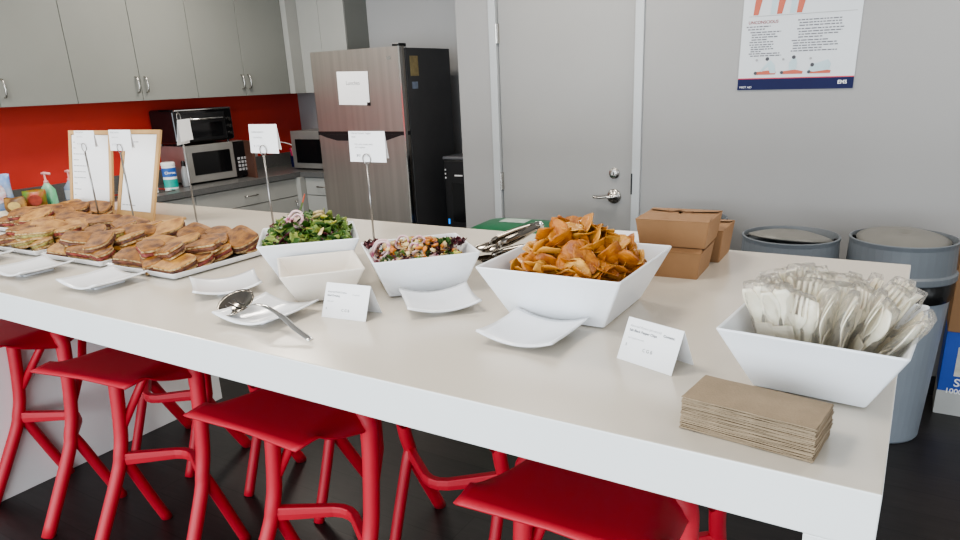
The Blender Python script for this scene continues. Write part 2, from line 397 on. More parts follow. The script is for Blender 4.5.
def tray(label, x, y, deg, a=.178, b_=.19):
    r = .012; h = .022
    L = [rrect(a-.03, b_-.03, 0, r), rrect(a-.012, b_-.012, .004, r), rrect(a, b_, h, r), rrect(a-.004, b_-.004, h+.0005, r), rrect(a-.022, b_-.022, .009, r), rrect(a-.05, b_-.05, .007, r)]
    return tag(obj('serving_tray', loft(L), M_CER, None, loc=(x, y, T+.0005), rot=(0, 0, R_(deg)), bevel=.0015), label, 'tray', 'white square trays of toasted sandwiches')
TR = [(-2.035, 1.405, 0, 'square white tray of sandwiches nearest the leafy salad'),
      (-2.425, 1.405, 1, 'square white tray of sandwiches in the middle of the three front trays'),
      (-2.825, 1.405, 1, 'square white tray of sandwiches leftmost along the table edge'),
      (-3.235, 1.62, 3, 'square white tray of sandwiches behind the others by the wooden menu boards')]
for x, y, d, lab in TR: tray(lab, x, y, d)

# sandwiches
def slice_loop(a, b_, z, jit, seed, kind):
    out = []; n = 22
    for i in range(n):
        t = 2*PI*i/n; c, s = math.cos(t), math.sin(t)
        e = .55 if kind == 0 else .8
        x = a*math.copysign(abs(c)**e, c); y = b_*math.copysign(abs(s)**e, s)
        if kind == 1 and y < -b_*.55: y = -b_*.55
        k = 1 + jit*noise.noise(Vector((c*1.5+seed, s*1.5, seed)))
        out.append((x*k, y*k, z + .0035*noise.noise(Vector((x*20, y*20, seed*3)))))
    return out
def make_sandwich(seed, kind, fm, bm_):
    a, b_ = .070, .050
    t = thing('toasted_sandwich', 'x', 'sandwich', (0, 0, 0), group='x')
    def sl(z0, z1, k, dx, dy, cup):
        L = [slice_loop(a*.94*k, b_*.94*k, z0, .10, seed, kind), slice_loop(a*k, b_*k, z0+.003, .10, seed, kind), slice_loop(a*k, b_*k, z1-.003, .10, seed, kind), slice_loop(a*.95*k, b_*.95*k, z1, .10, seed, kind), slice_loop(a*.45*k, b_*.45*k, z1+.002+cup, .05, seed, kind)]
        L = [[(p[0]+dx, p[1]+dy, p[2]) for p in q] for q in L]
        return loft(L, mi=[0, 1, 0, 0])
    obj('bottom_slice', sl(0, .012, 1.0, 0, 0, 0), [bm_, M_CRUMB], t)
    L = []
    for q, z in enumerate((.011, .014, .017, .020, .023)):
        k = 1.0 + (.05 if q in (1, 3) else -.01)
        L.append([(p[0]*(1+.10*noise.noise(Vector((p[0]*70, p[1]*70, z*200+seed)))), p[1]*(1+.12*noise.noise(Vector((p[0]*70+5, p[1]*70, z*200+seed)))), p[2]) for p in slice_loop(a*k, b_*k, z, .1, seed, kind)])
    obj('filling', loft(L), fm, t, smooth=True)
    obj('top_slice', sl(.022, .034, 1.02, .003, .002, .002), [bm_, M_CRUMB], t)
    return t
fills = [M_FILL, M_FILLP, M_FILL, M_FILLA, M_FILL]
protos = [make_sandwich(k*1.7+.3, k % 2, fills[k % 5], M_GRILL if k % 3 else M_GRILL2) for k in range(8)]
fname = ['dark filling', 'pink filling', 'dark filling', 'pale green filling', 'dark filling', 'dark filling', 'pink filling', 'dark filling']
tn = ['on the tray by the salad', 'on the middle tray', 'on the left tray', 'on the rear tray']
used = set(); rnd = random.Random(11)
for ti, (tx, ty, td, _) in enumerate(TR):
    spots = []
    for r in range(4):
        for c in range(3):
            spots.append((-.105 + .105*c + .012*(r % 2), -.128 + .084*r, .012, 0, r))
    for r in range(4):
        for c in range(2 + (r % 2)): spots.append((-.055 + .11*c - .05*(r % 2), -.105 + .075*r, .044, 1, r))
    for sx, sy, sz, lay, row in spots:
        k = rnd.randrange(8)
        src = protos[k]
        rot = (R_(rnd.uniform(8, 20)), R_(rnd.uniform(-10, 10)), R_(rnd.uniform(-38, 38))) if lay == 0 else (R_(rnd.uniform(2, 26)), R_(rnd.uniform(-16, 16)), R_(rnd.uniform(-50, 50)))
        loc = (tx + sx + rnd.uniform(-.006, .006), ty + sy + rnd.uniform(-.005, .005), T + sz + rnd.uniform(0, .004))
        o = src if k not in used else dup(src)
        used.add(k)
        o.location = loc; o.rotation_euler = rot; sc = rnd.uniform(.86, 1.0); o.scale = (sc, sc, sc)
        pos = ['in the bottom layer ' , 'on top of the pile '][lay]
        where = ['at the front ', 'one row back ', 'two rows back ', 'at the back '][row]
        o['label'] = 'toasted sandwich with %s, %s%s%s' % (fname[k], ['bottom layer ', 'top layer '][lay], ['front row ', 'second row ', 'third row ', 'back row '][row], tn[ti])
        o['group'] = 'toasted sandwiches ' + tn[ti]
        words = o['label'].split()
        if len(words) > 16: o['label'] = 'toasted sandwich, %s, %s%s%s' % (fname[k], ['bottom layer ', 'top layer '][lay], ['front row ', 'second row ', 'third row ', 'back row '][row], tn[ti])
for k, p in enumerate(protos):
    if k not in used:
        for ch in list(p.children): bpy.data.objects.remove(ch)
        bpy.data.objects.remove(p)

# ------------------------------------------------------------------ potato chips
def chip_mesh(seed):
    bm = bmesh.new(); rr = random.Random(seed); nr, na = 5, 22
    k1 = rr.uniform(3, 9); k2 = rr.uniform(0, 6); ph = rr.uniform(0, 6); a = .034*rr.uniform(.85, 1.15); b_ = .029*rr.uniform(.85, 1.15)
    def P(r, t):
        w = 1 + .05*math.sin(3*t+ph) + .04*math.sin(5*t+ph*2) + .02*math.sin(9*t)
        x = a*r*w*math.cos(t); y = b_*r*w*math.sin(t)
        z = k1*x*x + k2*y*y + .004*r*r*math.sin(2.0*t+ph) + .0015*math.sin(4*t+ph)*r**3 + .0015*noise.noise(Vector((x*90, y*90, seed)))
        return x, y, z
    c = bm.verts.new(P(0, 0)); prev = None
    for i in range(1, nr+1):
        ring = [bm.verts.new(P(i/nr, 2*PI*j/na)) for j in range(na)]
        for j in range(na):
            if prev is None: bm.faces.new((c, ring[j], ring[(j+1) % na]))
            else: bm.faces.new((prev[j], ring[j], ring[(j+1) % na], prev[(j+1) % na]))
        prev = ring
    return bm
chips = []
for k in range(9):
    o = obj('potato_chip', chip_mesh(k*3+1), (M_CHIP, M_CHIP2, M_CHIP3)[k % 3], None, smooth=True, solid=.0014)
    tag(o, 'curled golden potato chip in the heap filling the large white bowl', 'chip', 'potato chips heaped in the large white bowl')
    chips.append(o)
rnd = random.Random(5); cnt = 0
bx, by = -.668, 1.488
def heap(x, y):
    d = math.hypot(x/.150, y/.150)
    return .096 + .112*max(0, 1-d**1.5) + .018*noise.noise(Vector((x*14, y*14, 2)))
for lay in range(3):
    for i in range(60):
        a = i*2.39996 + lay; rr = .150*math.sqrt((i+.5)/60)
        x = rr*math.cos(a)*1.02 + rnd.uniform(-.008, .008); y = rr*math.sin(a) + rnd.uniform(-.008, .008)
        z = heap(x, y) - .017*lay - .002
        tilt = 52
        lim = (.119 + .053*max(0, min(z, .129))/.129) - .052
        if z > .118: lim += .004
        if z > .15: lim += .02
        x = max(-lim, min(lim, x)); y = max(-lim-.004, min(lim+.004, y))
        o = chips[cnt] if cnt < 9 else chips[rnd.randrange(9)].copy()
        if cnt >= 9: COL.objects.link(o)
        o.location = (bx+x, by+y, T+z)
        o.rotation_euler = (R_(rnd.uniform(-tilt, tilt)), R_(rnd.uniform(-tilt, tilt)), rnd.uniform(0, 6.28))
        s = rnd.uniform(.85, 1.2); o.scale = (s, s, s)
        cnt += 1

# ------------------------------------------------------------------ salads
def leaves(n, A, th, x, y, z0, zh, mats, size, seed, name, label):
    rr = random.Random(seed); bm = bmesh.new()
    for i in range(n):
        u, v = rr.uniform(-1, 1), rr.uniform(-1, 1)
        d = max(abs(u), abs(v)); h = z0 + zh*max(0, 1-d**2.2)*rr.uniform(.5, 1.05) + rr.uniform(-.008, .004)
        M = Matrix.Translation((u*A, v*A, h)) @ Euler((rr.uniform(-1, 1), rr.uniform(-1, 1), rr.uniform(0, 6.28))).to_matrix().to_4x4()
        L = size*rr.uniform(.6, 1.3); W = L*rr.uniform(.3, .6); mi = rr.choices(range(len(mats)), [m[1] for m in mats])[0]
        ns = 6; rows = []; cv = rr.uniform(-12, 18); ph = rr.uniform(0, 6)
        for s in range(ns+1):
            t = s/ns; w = W*math.sin(PI*min(.98, max(.06, t)))**.6*(1+.25*math.sin(9*t+ph)); yy = L*(t-.5)
            rows.append([bm.verts.new(M @ Vector((q*w*.5, yy, cv*yy*yy + abs(q)*w*.22*math.sin(ph+5*t) ))) for q in (-1, -.5, 0, .5, 1)])
        for a_, c_ in zip(rows, rows[1:]):
            for q in range(4):
                f = bm.faces.new((a_[q], a_[q+1], c_[q+1], c_[q])); f.material_index = mi
    o = obj(name, bm, [m[0] for m in mats], None, loc=(x, y, T), rot=(0, 0, th), smooth=True, solid=.0007)
    return tag(o, label, 'salad', kind='stuff')
def ring_obj(R, r, arc=2*PI, z=0):
    return tube([(R*math.cos(arc*i/24), R*math.sin(arc*i/24), .002*math.sin(i)) for i in range(25)], r, 6, flat=1.6)
def blob(sx, sy, sz, seed, m, name, parent=None):
    bm = bmesh.new(); bmesh.ops.create_icosphere(bm, subdivisions=2, radius=1)
    for v in bm.verts:
        k = 1 + .55*noise.noise(v.co*1.6+Vector((seed, 0, 0))); v.co = Vector((v.co.x*sx*k, v.co.y*sy*k, v.co.z*sz*k))
    return obj(name, bm, m, parent, smooth=True)
SX, SY = -1.535, 1.466
leaves(520, .114, .786, SX, SY, .117, .056, [(M_LEAF, 6), (M_LEAFL, 3), (M_LEAFR, 2), (M_LEAFD, 4)], .045, 3, 'mixed_greens', 'mixed green and purple salad leaves heaped in the left salad bowl')
leaves(420, .108, .832, -1.153, 1.500, .085, .030, [(M_LEAFR, 4), (M_LEAF, 3), (M_ORANGE, 3), (M_CREAM, 3), (M_ONION, 2), (M_LEAFD, 1)], .028, 4, 'mixed_vegetables', 'chopped mixed vegetables and dark leaves filling the second salad bowl')
def place(o, x, y, z, rx=0, ry=0, rz=0, s=1): o.location = (x, y, T+z); o.rotation_euler = (R_(rx), R_(ry), R_(rz)); o.scale = (s, s, s); return o
def local(cx_, cy_, th, u, v): return cx_ + u*math.cos(th) - v*math.sin(th), cy_ + u*math.sin(th) + v*math.cos(th)
def put(o, bowl_, u, v, z, rx=0, ry=0, rz=0, s=1):
    cx_, cy_ = ((SX, SY), (-1.153, 1.5))[bowl_]
    return place(o, cx_+u, cy_+v, z, rx, ry, rz, s)
# left salad: pale onion and meat slices in the middle, yellow wedges, one tall leaf
rnd = random.Random(21)
for q, (u, v, z, rx, ry, R) in enumerate([(.0, -.045, .172, 55, 10, .026), (.012, -.05, .168, 60, 20, .020), (-.03, -.05, .155, 50, -20, .022)]):
    tag(put(obj('onion_ring', ring_obj(R, .0035), M_ONION, smooth=True), 0, u, v, z, rx, ry), ['large pale onion ring on top of the leafy salad', 'small onion ring nested inside the large one on the leafy salad', 'onion ring lying left of the meat on the leafy salad'][q], 'onion', 'onion rings on the leafy salad')
for q, (u, v, z, rz) in enumerate([(-.01, -.04, .160, 20), (.012, -.035, .168, 60), (-.03, -.03, .150, 120), (.0, -.055, .15, 80)]):
    tag(put(blob(.022, .014, .012, q, M_PINK, 'meat_slice'), 0, u, v, z, 20, 10, rz), 'pale folded meat slice in the middle of the leafy salad', 'meat', 'pale meat slices on the leafy salad')
for q, (u, v, z, rx, rz) in enumerate([(.045, -.045, .145, 60, 20), (-.08, .0, .145, 70, 50), (.09, -.04, .140, 40, 140), (-.02, -.09, .125, 60, 20), (.0, .06, .16, 50, -40), (.035, .01, .172, 50, 80), (.055, .02, .165, 40, 10), (-.055, -.05, .140, 60, -30), (.02, .03, .175, 30, 60), (.08, .02, .150, 50, 100), (.06, -.02, .158, 40, 50)]):
    tag(put(blob(.019, .004, .017, q+9, (M_OYEL, M_LEAFL, M_CREAM)[q % 3], 'squash_wedge'), 0, u, v, z, rx, 0, rz), 'yellow green vegetable wedge standing in the leafy salad', 'vegetable', 'yellow wedges on the leafy salad')
bm = bmesh.new(); rows = []
for s in range(9):
    t = s/8; w = .020*math.sin(PI*min(.97, .1+t*.85)); rows.append([bm.verts.new((q*w*.5, .1*t, .012*t*t + abs(q)*.003)) for q in (-1, 0, 1)])
for a_, c_ in zip(rows, rows[1:]):
    for q in range(2):
        f = bm.faces.new((a_[q], a_[q+1], c_[q+1], c_[q])); f.material_index = 1 if rows.index(a_) > 5 else 0
tag(put(obj('salad_leaf', bm, [M_LEAF, M_SKIN], solid=.0008, smooth=True), 0, -.055, -.0, .140, 58, 0, -35), 'long pointed green leaf with red tip sticking up from the leafy salad', 'leaf')
# right salad
for q, (u, v, z, rx, ry, R) in enumerate([(-.075, -.075, .104, 52, -12, .034), (-.070, -.078, .105, 52, -12, .028), (-.04, -.02, .118, 60, 10, .020), (-.09, -.05, .102, 45, -20, .024), (.0, .0, .121, 30, 15, .018), (.02, -.05, .113, 50, -10, .016)]):
    tag(put(obj('onion_ring', ring_obj(R, .003), M_ONION, smooth=True), 1, u, v, z, rx, ry), ['widest red onion ring at the left corner of the vegetable salad', 'red onion ring nested inside the widest one in the vegetable salad', 'small red onion ring in the middle left of the vegetable salad', 'red onion ring at the far left corner of the vegetable salad', 'red onion ring at the centre of the vegetable salad', 'smallest red onion ring near the front rim of the vegetable salad'][q], 'onion', 'red onion rings on the vegetable salad')
CH = [(M_CREAM, 'potato_chunk', 'pale potato chunk in the vegetable salad', 'potato'), (M_ORANGE, 'roasted_chunk', 'orange brown roasted chunk in the vegetable salad', 'vegetable'), (M_OYEL, 'squash_chunk', 'yellow green chunk in the vegetable salad', 'vegetable')]
for q in range(60):
    m, nm, lab, cat = CH[(0, 1, 1, 0, 2)[q % 5]]
    u, v = local(0, 0, .832, rnd.uniform(-.095, .095), rnd.uniform(-.09, .09))
    d = max(abs(u), abs(v))/.12
    o = blob(.011*rnd.uniform(.6, 1.2), .007*rnd.uniform(.7, 1.2), .005, q*1.3, m, nm)
    tag(put(o, 1, u, v, .098+.024*max(0, 1-d*d), rnd.uniform(-40, 40), rnd.uniform(-40, 40), rnd.uniform(0, 180)), lab, cat, nm.replace('_', ' ') + 's in the vegetable salad')
for q, (u, v, m, lab) in enumerate([(.055, .045, M_LEAFD, 'curly dark green herb sprig on the vegetable salad'), (.085, .06, M_LEAFR, 'curly dark purple lettuce tuft on the vegetable salad'), (-.125, -.05, M_LEAFR, 'purple lettuce tuft at the left corner of the vegetable salad')]):
    bm = bmesh.new()
    for k in range(40):
        Mx = Matrix.Translation((rnd.gauss(0, .011), rnd.gauss(0, .011), rnd.uniform(0, .018))) @ Euler((rnd.uniform(-1.4, 1.4), rnd.uniform(-1.4, 1.4), rnd.uniform(0, 6))).to_matrix().to_4x4()
        vs = [bm.verts.new(Mx @ Vector(p)) for p in ((-.005, -.006, 0), (.005, -.006, .002), (.006, .005, 0), (0, .009, .003), (-.006, .004, 0))]
        bm.faces.new(vs)
    tag(put(obj('lettuce_tuft', bm, m, solid=.0006), 1, u, v, .105), lab, 'lettuce')

# ------------------------------------------------------------------ wrapped cutlery
def fork_bm(kind):
    bm = bmesh.new(); n = 18; L = .172; rows = []
    for s in range(n+1):
        t = s/n; y = L*t
        if t < .62: w = .0075 - .002*math.sin(PI*t/.62)
        else:
            q = (t-.62)/.38; w = .0048 + (.0150 if kind != 2 else .0115)*math.sin(PI*min(.96, q*.93+.04))**.6
            if kind == 0 and q > .55: w = .018 - .003*(q-.55)
        z = .0015 + .006*math.sin(PI*max(0, t-.5)/.5)
        rows.append([bm.verts.new((k*w, y, z - (.004*(1-k*k) if t > .66 and kind == 1 else 0))) for k in (-1, -.71, -.43, -.14, .14, .43, .71, 1)])
    for j, (a, c) in enumerate(zip(rows, rows[1:])):
        for q in range(7):
            if kind == 0 and j >= 14 and q in (1, 3, 5): continue
            bm.faces.new((a[q], a[q+1], c[q+1], c[q]))
    return bm
def wrapper_bm(seed):
    bm = bmesh.new(); n, m = 14, 12; loops = []
    for s in range(n+1):
        t = s/n; y = -.02 + .20*t; pinch = min(1, 5*t+.15, 5*(1-t)+.55)
        w = .028*(.75+.25*pinch); h = .012*pinch + .0015
        loops.append([((w + .005*noise.noise(Vector((k, s*.6, seed))))*math.cos(2*PI*k/m), y + .004*noise.noise(Vector((k*.9, s, seed+4))), .004 + (h + .006*noise.noise(Vector((k*1.3, s*.8, seed+8))))*math.sin(2*PI*k/m)) for k in range(m)])
    return loft(loops, cap0=True, cap1=True)
packs = []
for k in range(4):
    t = thing('cutlery_packet', 'x', 'cutlery', group='clear wrapped cutlery packets standing in the white bowl')
    obj(('fork', 'spoon', 'fork', 'spoon')[k], fork_bm((0, 1, 0, 1)[k]), M_IVORY, t, solid=.0018, smooth=True, loc=(-.006, 0, 0))
    obj('knife', fork_bm(2), M_IVORY, t, solid=.0018, smooth=True, loc=(.008, -.004, -.004), rot=(0, 0, R_(-3)))
    obj('napkin', box_bm(-.017, .017, -.005, .095, -.006, -.004), mat('cream_napkin', (.80, .74, .62), .8, var=.03), t)
    obj('wrapper', wrapper_bm(k*5), M_FILM, t, smooth=True)
    packs.append(t)
rnd = random.Random(3)
spec = []
BCX, BCY, BTH = -.106, 1.278, -.078
for r in range(4):
    n = 7
    for i in range(n):
        f = i/(n-1)*2-1
        bu = .060*f + rnd.uniform(-.006, .006); bv = -.048 + .032*r
        tu = -.105 + (.245 if r < 3 else .21)*(i/(n-1))**1.1 + rnd.uniform(-.012, .012); tv = -.070 + .052*r + rnd.uniform(-.015, .015)
        spec.append((bu, bv, tu, tv))
rnd.shuffle(spec)
for k, (bu, bv, tu, tv) in enumerate(spec):
    o = packs[k] if k < 4 else dup(packs[rnd.randrange(4)])
    x, y = local(BCX, BCY, BTH, bu, bv); x2, y2 = local(BCX, BCY, BTH, tu, tv)
    hz = math.sqrt(max(.004, .155**2 - (x2-x)**2 - (y2-y)**2))
    d = Vector((x2-x, y2-y, hz)).normalized()
    q = d.to_track_quat('Y', 'Z')
    o.location = (x, y, T+.022 + rnd.uniform(0, .014))
    o.rotation_euler = (q.to_matrix() @ Matrix.Rotation(rnd.uniform(-.9, .9) + PI*(rnd.random() < .4), 3, 'Y')).to_euler()
    o.scale = (1, .88, 1)
    o['label'] = 'ivory plastic cutlery in clear film standing in the bowl at the table end'
# ------------------------------------------------------------------ napkin stack
rnd = random.Random(8); nn = 34
def napkin_bm(seed):
    bm = bmesh.new(); n, m = 10, 7; g = []
    for j in range(m+1):
        g.append([])
        for i in range(n+1):
            u, v = -1+2*i/n, -1+2*j/n
            e = .0016*noise.noise(Vector((u*2.2, v*2.2, seed))) if (i in (0, n) or j in (0, m)) else 0
            g[-1].append(bm.verts.new((u*(.0985+e), v*(.070+e), .0009*noise.noise(Vector((u*2.5, v*2.5, seed*2)))*max(abs(u), abs(v)))))
    for j in range(m):
        for i in range(n): bm.faces.new((g[j][i], g[j][i+1], g[j+1][i+1], g[j+1][i]))
    return bm
nps = []
for k in range(nn):
    o = obj('paper_napkin', napkin_bm(k*2.1), M_NAP, None, solid=.00125 if k else .0013, smooth=False)
    dx = rnd.uniform(-.0013, .0013) + (.001 if k > 4 else 0)
    o.location = (-.165+dx, 1.046 + rnd.uniform(-.001, .001) + .006*(k/nn), T+.0012 + k*.00152)
    o.rotation_euler = (0, 0, R_(-6 + rnd.uniform(-.5, .5) - (.8 if k > 4 else 0)))
    lab = 'folded brown paper napkin inside the stack at the near table corner'
    if k == nn-1: lab = 'topmost folded brown paper napkin of the stack at the near table corner'
    if k == 0: lab = 'lowest folded brown paper napkin of the stack, touching the table top'
    tag(o, lab, 'napkin', 'folded brown napkins stacked at the near table corner')

# ------------------------------------------------------------------ tent cards
def text_lines(parent, lines, origin, rot):
    for s, size, dx, dz, m, bold in lines:
        M = Euler(rot).to_matrix(); p = Vector(origin) + M @ Vector((dx, dz, .0006))
        textobj('lettering', s, size, m, parent, p, rot, bold=bold)
def tent(label, x, y, deg, w, h, d, lines):
    t = thing('tent_card', label, 'sign', (x, y, T+.0003), R_(deg), group='folded white name cards standing on the table')
    bm = bmesh.new(); k = .0006
    v = [bm.verts.new(p) for p in ((-w/2, -d/2, 0), (w/2, -d/2, 0), (w/2, 0, h), (-w/2, 0, h), (w/2, d/2, 0), (-w/2, d/2, 0))]
    bm.faces.new((v[0], v[1], v[2], v[3])); bm.faces.new((v[3], v[2], v[4], v[5]))
    obj('folded_card', bm, M_PAPER, t, solid=.0008)
    a = math.atan2(h, d/2)
    text_lines(t, lines, (-w/2, -d/2, 0), (a, 0, 0))
    return t
tent('folded white card about pepper chips in front of the chip bowl', -.392, 1.231, -18, .128, .078, .072,
     [('Assorted Flavors (all natural)', .0062, .010, .069, M_INKG, False), ('Salt Black Pepper Chips', .0068, .010, .060, M_INK, True), ('Contains:', .0068, .088, .065, M_INK, True), ('per bag (serves one)', .0045, .012, .046, M_INKG, False), ('$', .008, .010, .030, M_INKG, False), ('C G B', .009, .052, .027, M_INK, False)])
tent('folded white card in front of the small empty bowl', -1.146, 1.203, 7, .128, .078, .072,
     [('Assorted Field Greens', .0060, .008, .062, M_INK, False), ('Salad Dressing', .0062, .008, .053, M_INK, True), ('Contains:', .0055, .080, .059, M_INKG, False), ('side salad', .005, .010, .039, M_INKG, False), ('$', .008, .008, .020, M_INKG, False), ('C G B', .009, .055, .018, M_INK, False)])

# ------------------------------------------------------------------ ring clip sign holders
def holder(label, x, y, zt, rz, w=.14, h=.088, lean=(0, 0), cdz=.0, txt=None, ring=True):
    t = thing('sign_holder', label, 'sign holder', (x, y, T), rz, group='metal ring clip holders with white cards along the back of the food')
    top = (lean[0], lean[1], zt - T)
    obj('rod', tube([(0, 0, .003), top], .0036, 8), M_ROD, t, smooth=True)
    obj('base', lathe([(.026, 0), (.026, .003), (.006, .006), (.004, .006)], 24), M_CHROME, t)
    rg = tube([(top[0]+.017*math.cos(2*PI*i/28), top[1], top[2]+.016+.017*math.sin(2*PI*i/28)) for i in range(29)], .0016, 6)
    obj('clip_ring', rg, M_ROD, t, smooth=True)
    bm = bmesh.new()
    z0 = top[2]+.006+cdz; s = .012
    P = ((-w/2+.004, 0, z0), (w/2+.004, 0, z0), (w/2-.004, s, z0+h), (-w/2-.004, s, z0+h), (w/2+.002, s+.004, z0+.012), (-w/2+.002, s+.004, z0+.012))
    v = [bm.verts.new((p[0]+top[0], p[1]+top[1]+.003, p[2])) for p in P]
    bm.faces.new(v[:4]); bm.faces.new((v[3], v[2], v[4], v[5]))
    c = obj('card', bm, M_PAPER, t, solid=.0008)
    a = math.atan2(h, s)
    for str_, size, dx, dz, m, bold in (txt or [('Grilled Sandwich', .009, .012, .070, M_INKG, False), ('assorted halves', .007, .018, .052, M_INKG, False), ('$  C G B', .009, .014, .022, M_INKG, False)]):
        o = Vector((-w/2+.012+top[0], top[1]+.003-.001, z0)) + Euler((a, 0, 0)).to_matrix() @ Vector((dx, dz, .0008)) + Vector((-.016*dz/h, 0, 0))
        textobj('lettering', str_, size, m, c, o, (a, 0, 0), bold=bold)
    return t
holder('ring clip holder with white card, leftmost, before the left menu board', -3.075, 1.715, 1.385, 0, w=.15, h=.078)
holder('ring clip holder with white card before the right menu board', -2.80, 1.705, 1.385, 0, w=.15, h=.082)
holder('ring clip holder right of the menu boards, its card turned edge on', -2.47, 1.765, 1.50, R_(-58), w=.12, h=.092, cdz=-.09)
holder('ring clip holder with white card standing behind the leafy salad', -1.99, 1.735, 1.385, 0, w=.142, h=.098)
holder('ring clip holder with white card in front of the fridge', -1.60, 1.83, 1.352, 0, w=.158, h=.100,
       txt=[('Charred Harvest Veggies', .0085, .012, .092, M_INKG, False), ('Salad', .0085, .012, .080, M_INKG, False), ('Kale, onion, potato, seeds', .0075, .022, .056, M_INKG, False), ('and vinaigrette', .0075, .022, .046, M_INKG, False), ('$12', .011, .024, .018, M_INK, False), ('per serving', .006, .050, .019, M_INKG, False)])

# ------------------------------------------------------------------ wooden menu boards
def menu(label, x, y, w, h, rz, leanb, lines):
    t = thing('menu_board', label, 'sign board', (x, y, T), rz)
    L = -leanb
    fr = bmesh.new()
    box_bm(-w/2, w/2, 0, .010, 0, .035, fr); box_bm(-w/2, w/2, 0, .010, h-.018, h, fr)
    box_bm(-w/2, -w/2+.022, 0, .010, .035, h-.018, fr); box_bm(w/2-.022, w/2, 0, .010, .035, h-.018, fr)
    box_bm(-w/2+.01, w/2-.01, .006, .009, .02, h-.01, fr)
    f = obj('wooden_frame', fr, M_WOOD, t, rot=(L, 0, 0), loc=(0, 0, .012))
    pz = obj('paper_sheet', box_bm(-w/2+.024, w/2-.024, .003, .0055, .037, h-.020), M_PAPER, t, rot=(L, 0, 0), loc=(0, 0, .012))
    ca, sa = math.cos(L), math.sin(L)
    for k in range(lines):
        zz = h - .055 - k*(h-.115)/max(1, lines-1)
        bm = bmesh.new()
        rr = random.Random(k+int(w*1000)); xx = -w/2 + .036
        while xx < w/2 - .06:
            ww = rr.uniform(.008, .028); box_bm(xx, xx+ww, .0022, .0032, zz, zz+.0032, bm); xx += ww+.004
            if rr.random() < .25: break
        obj('text_line', bm, M_INKG, pz)
    obj('stand_foot', box_bm(-w/2+.01, w/2+.05, -.01, .13, 0, .012), M_WOOD, t, bevel=.002)
    return t
menu('wooden framed menu board with printed sheet, left one of the pair', -3.29, 1.80, .345, .385, 0, R_(11), 11)
menu('wooden framed menu board with plain white sheet, right one of the pair', -2.955, 1.80, .27, .395, 0, R_(17), 2)

# ------------------------------------------------------------------ serving spoon on plate, tongs
sp = thing('slotted_spoon', 'slotted steel serving spoon lying across a curved white plate', 'spoon', (0, 0, 0))
def spoon_head(bm, c, ax, L, W, dep, z, roll=0):
    n, m = 10, 16; ax = Vector(ax).normalized(); pr = Vector((-ax.y, ax.x, 0)); ctr = bm.verts.new(Vector(c)+Vector((0, 0, z-dep))); prev = None
    for i in range(1, n+1):
        r = i/n; ring = [bm.verts.new(Vector(c) + ax*L*r*math.cos(2*PI*k/m) + pr*W*r*math.sin(2*PI*k/m) + Vector((0, 0, z-dep*(1-r*r) + roll*W*r*math.sin(2*PI*k/m)))) for k in range(m)]
        for k in range(m):
            if prev is None: bm.faces.new((ctr, ring[k], ring[(k+1) % m]))
            else:
                if i in (4, 5, 6, 7) and k in (2, 3, 5, 6) and False: continue
                bm.faces.new((prev[k], ring[k], ring[(k+1) % m], prev[(k+1) % m]))
        prev = ring
    return bm
M_SPOON = mat('worn_steel', (.30, .27, .235), .13, 1.0, var=.2, vscale=12)
sa_ = Vector((.95, -.20, 0)).normalized()
h0 = Vector((-1.392, 1.062, T+.016))
obj('spoon_bowl', spoon_head(bmesh.new(), h0, sa_, .062, .040, .014, .026, .55), M_SPOON, sp, smooth=True, solid=.0016)
bm = bmesh.new()
for k in (-1, 0, 1):
    pr = Vector((-sa_.y, sa_.x, 0)); c = h0 + pr*.011*k
    a = c - sa_*.034 + Vector((0, 0, .006*k)); c = c + Vector((0, 0, .006*k)); b2 = c + sa_*.024
    tube([a+Vector((0, 0, .0195)), c+Vector((0, 0, .0145)), b2+Vector((0, 0, .0165))], .0016, 6, bm, flat=.3)
obj('slot', bm, M_BLACK, sp)
hp = [h0 + sa_*.059 + Vector((0, 0, .026)), h0 + sa_*.09 + Vector((0, .004, .036)), h0 + sa_*.13 + Vector((0, .008, .038)), h0+sa_*.19+Vector((0, .012, .026)), h0+sa_*.25+Vector((0, .010, .008)), h0+sa_*.31+Vector((0, .010, -.006))]
obj('handle', tube(spline(hp), [.005]*6+[.0055]*6+[.0065]*6+[.008]*6+[.0085]*6+[.007], 10, flat=.35), M_CHROME, sp, smooth=True)
def tongs(label, x, y, z, rz, tilt):
    t = thing('serving_tongs', label, 'tongs', (x, y, T+z), 0, 'steel serving tongs lying behind the chip bowl', rot=(0, R_(tilt), rz))
    for s in (-1, 1):
        prof = [(-.14, .004, .010), (-.10, .012, .013), (-.03, .020, .016), (.04, .022, .016), (.085, .020, .010)]
        L = []
        for px, oy, w in prof:
            L.append([(px, s*oy + w*math.cos(a)*.45 , .018 + w*math.sin(a)) for a in [2*PI*k/12 for k in range(12)]])
        obj('arm', loft(L), M_SPOON, t, smooth=True)
        b_ = spoon_head(bmesh.new(), (.115, s*.020, 0), (1, 0, 0), .042, .026, .010, .018)
        obj('tong_head', b_, M_SPOON, t, smooth=True, solid=.0015)
    obj('spring_end', tube([(-.135, -.012, .018), (-.148, 0, .018), (-.135, .012, .018)], .010, 10), M_CHROME, t, smooth=True)
    return t
tongs('steel serving tongs behind the chip bowl, lower pair', -1.045, 1.86, .002, R_(250), 0)
tongs('steel serving tongs behind the chip bowl, upper pair', -1.085, 1.90, .040, R_(258), 6)

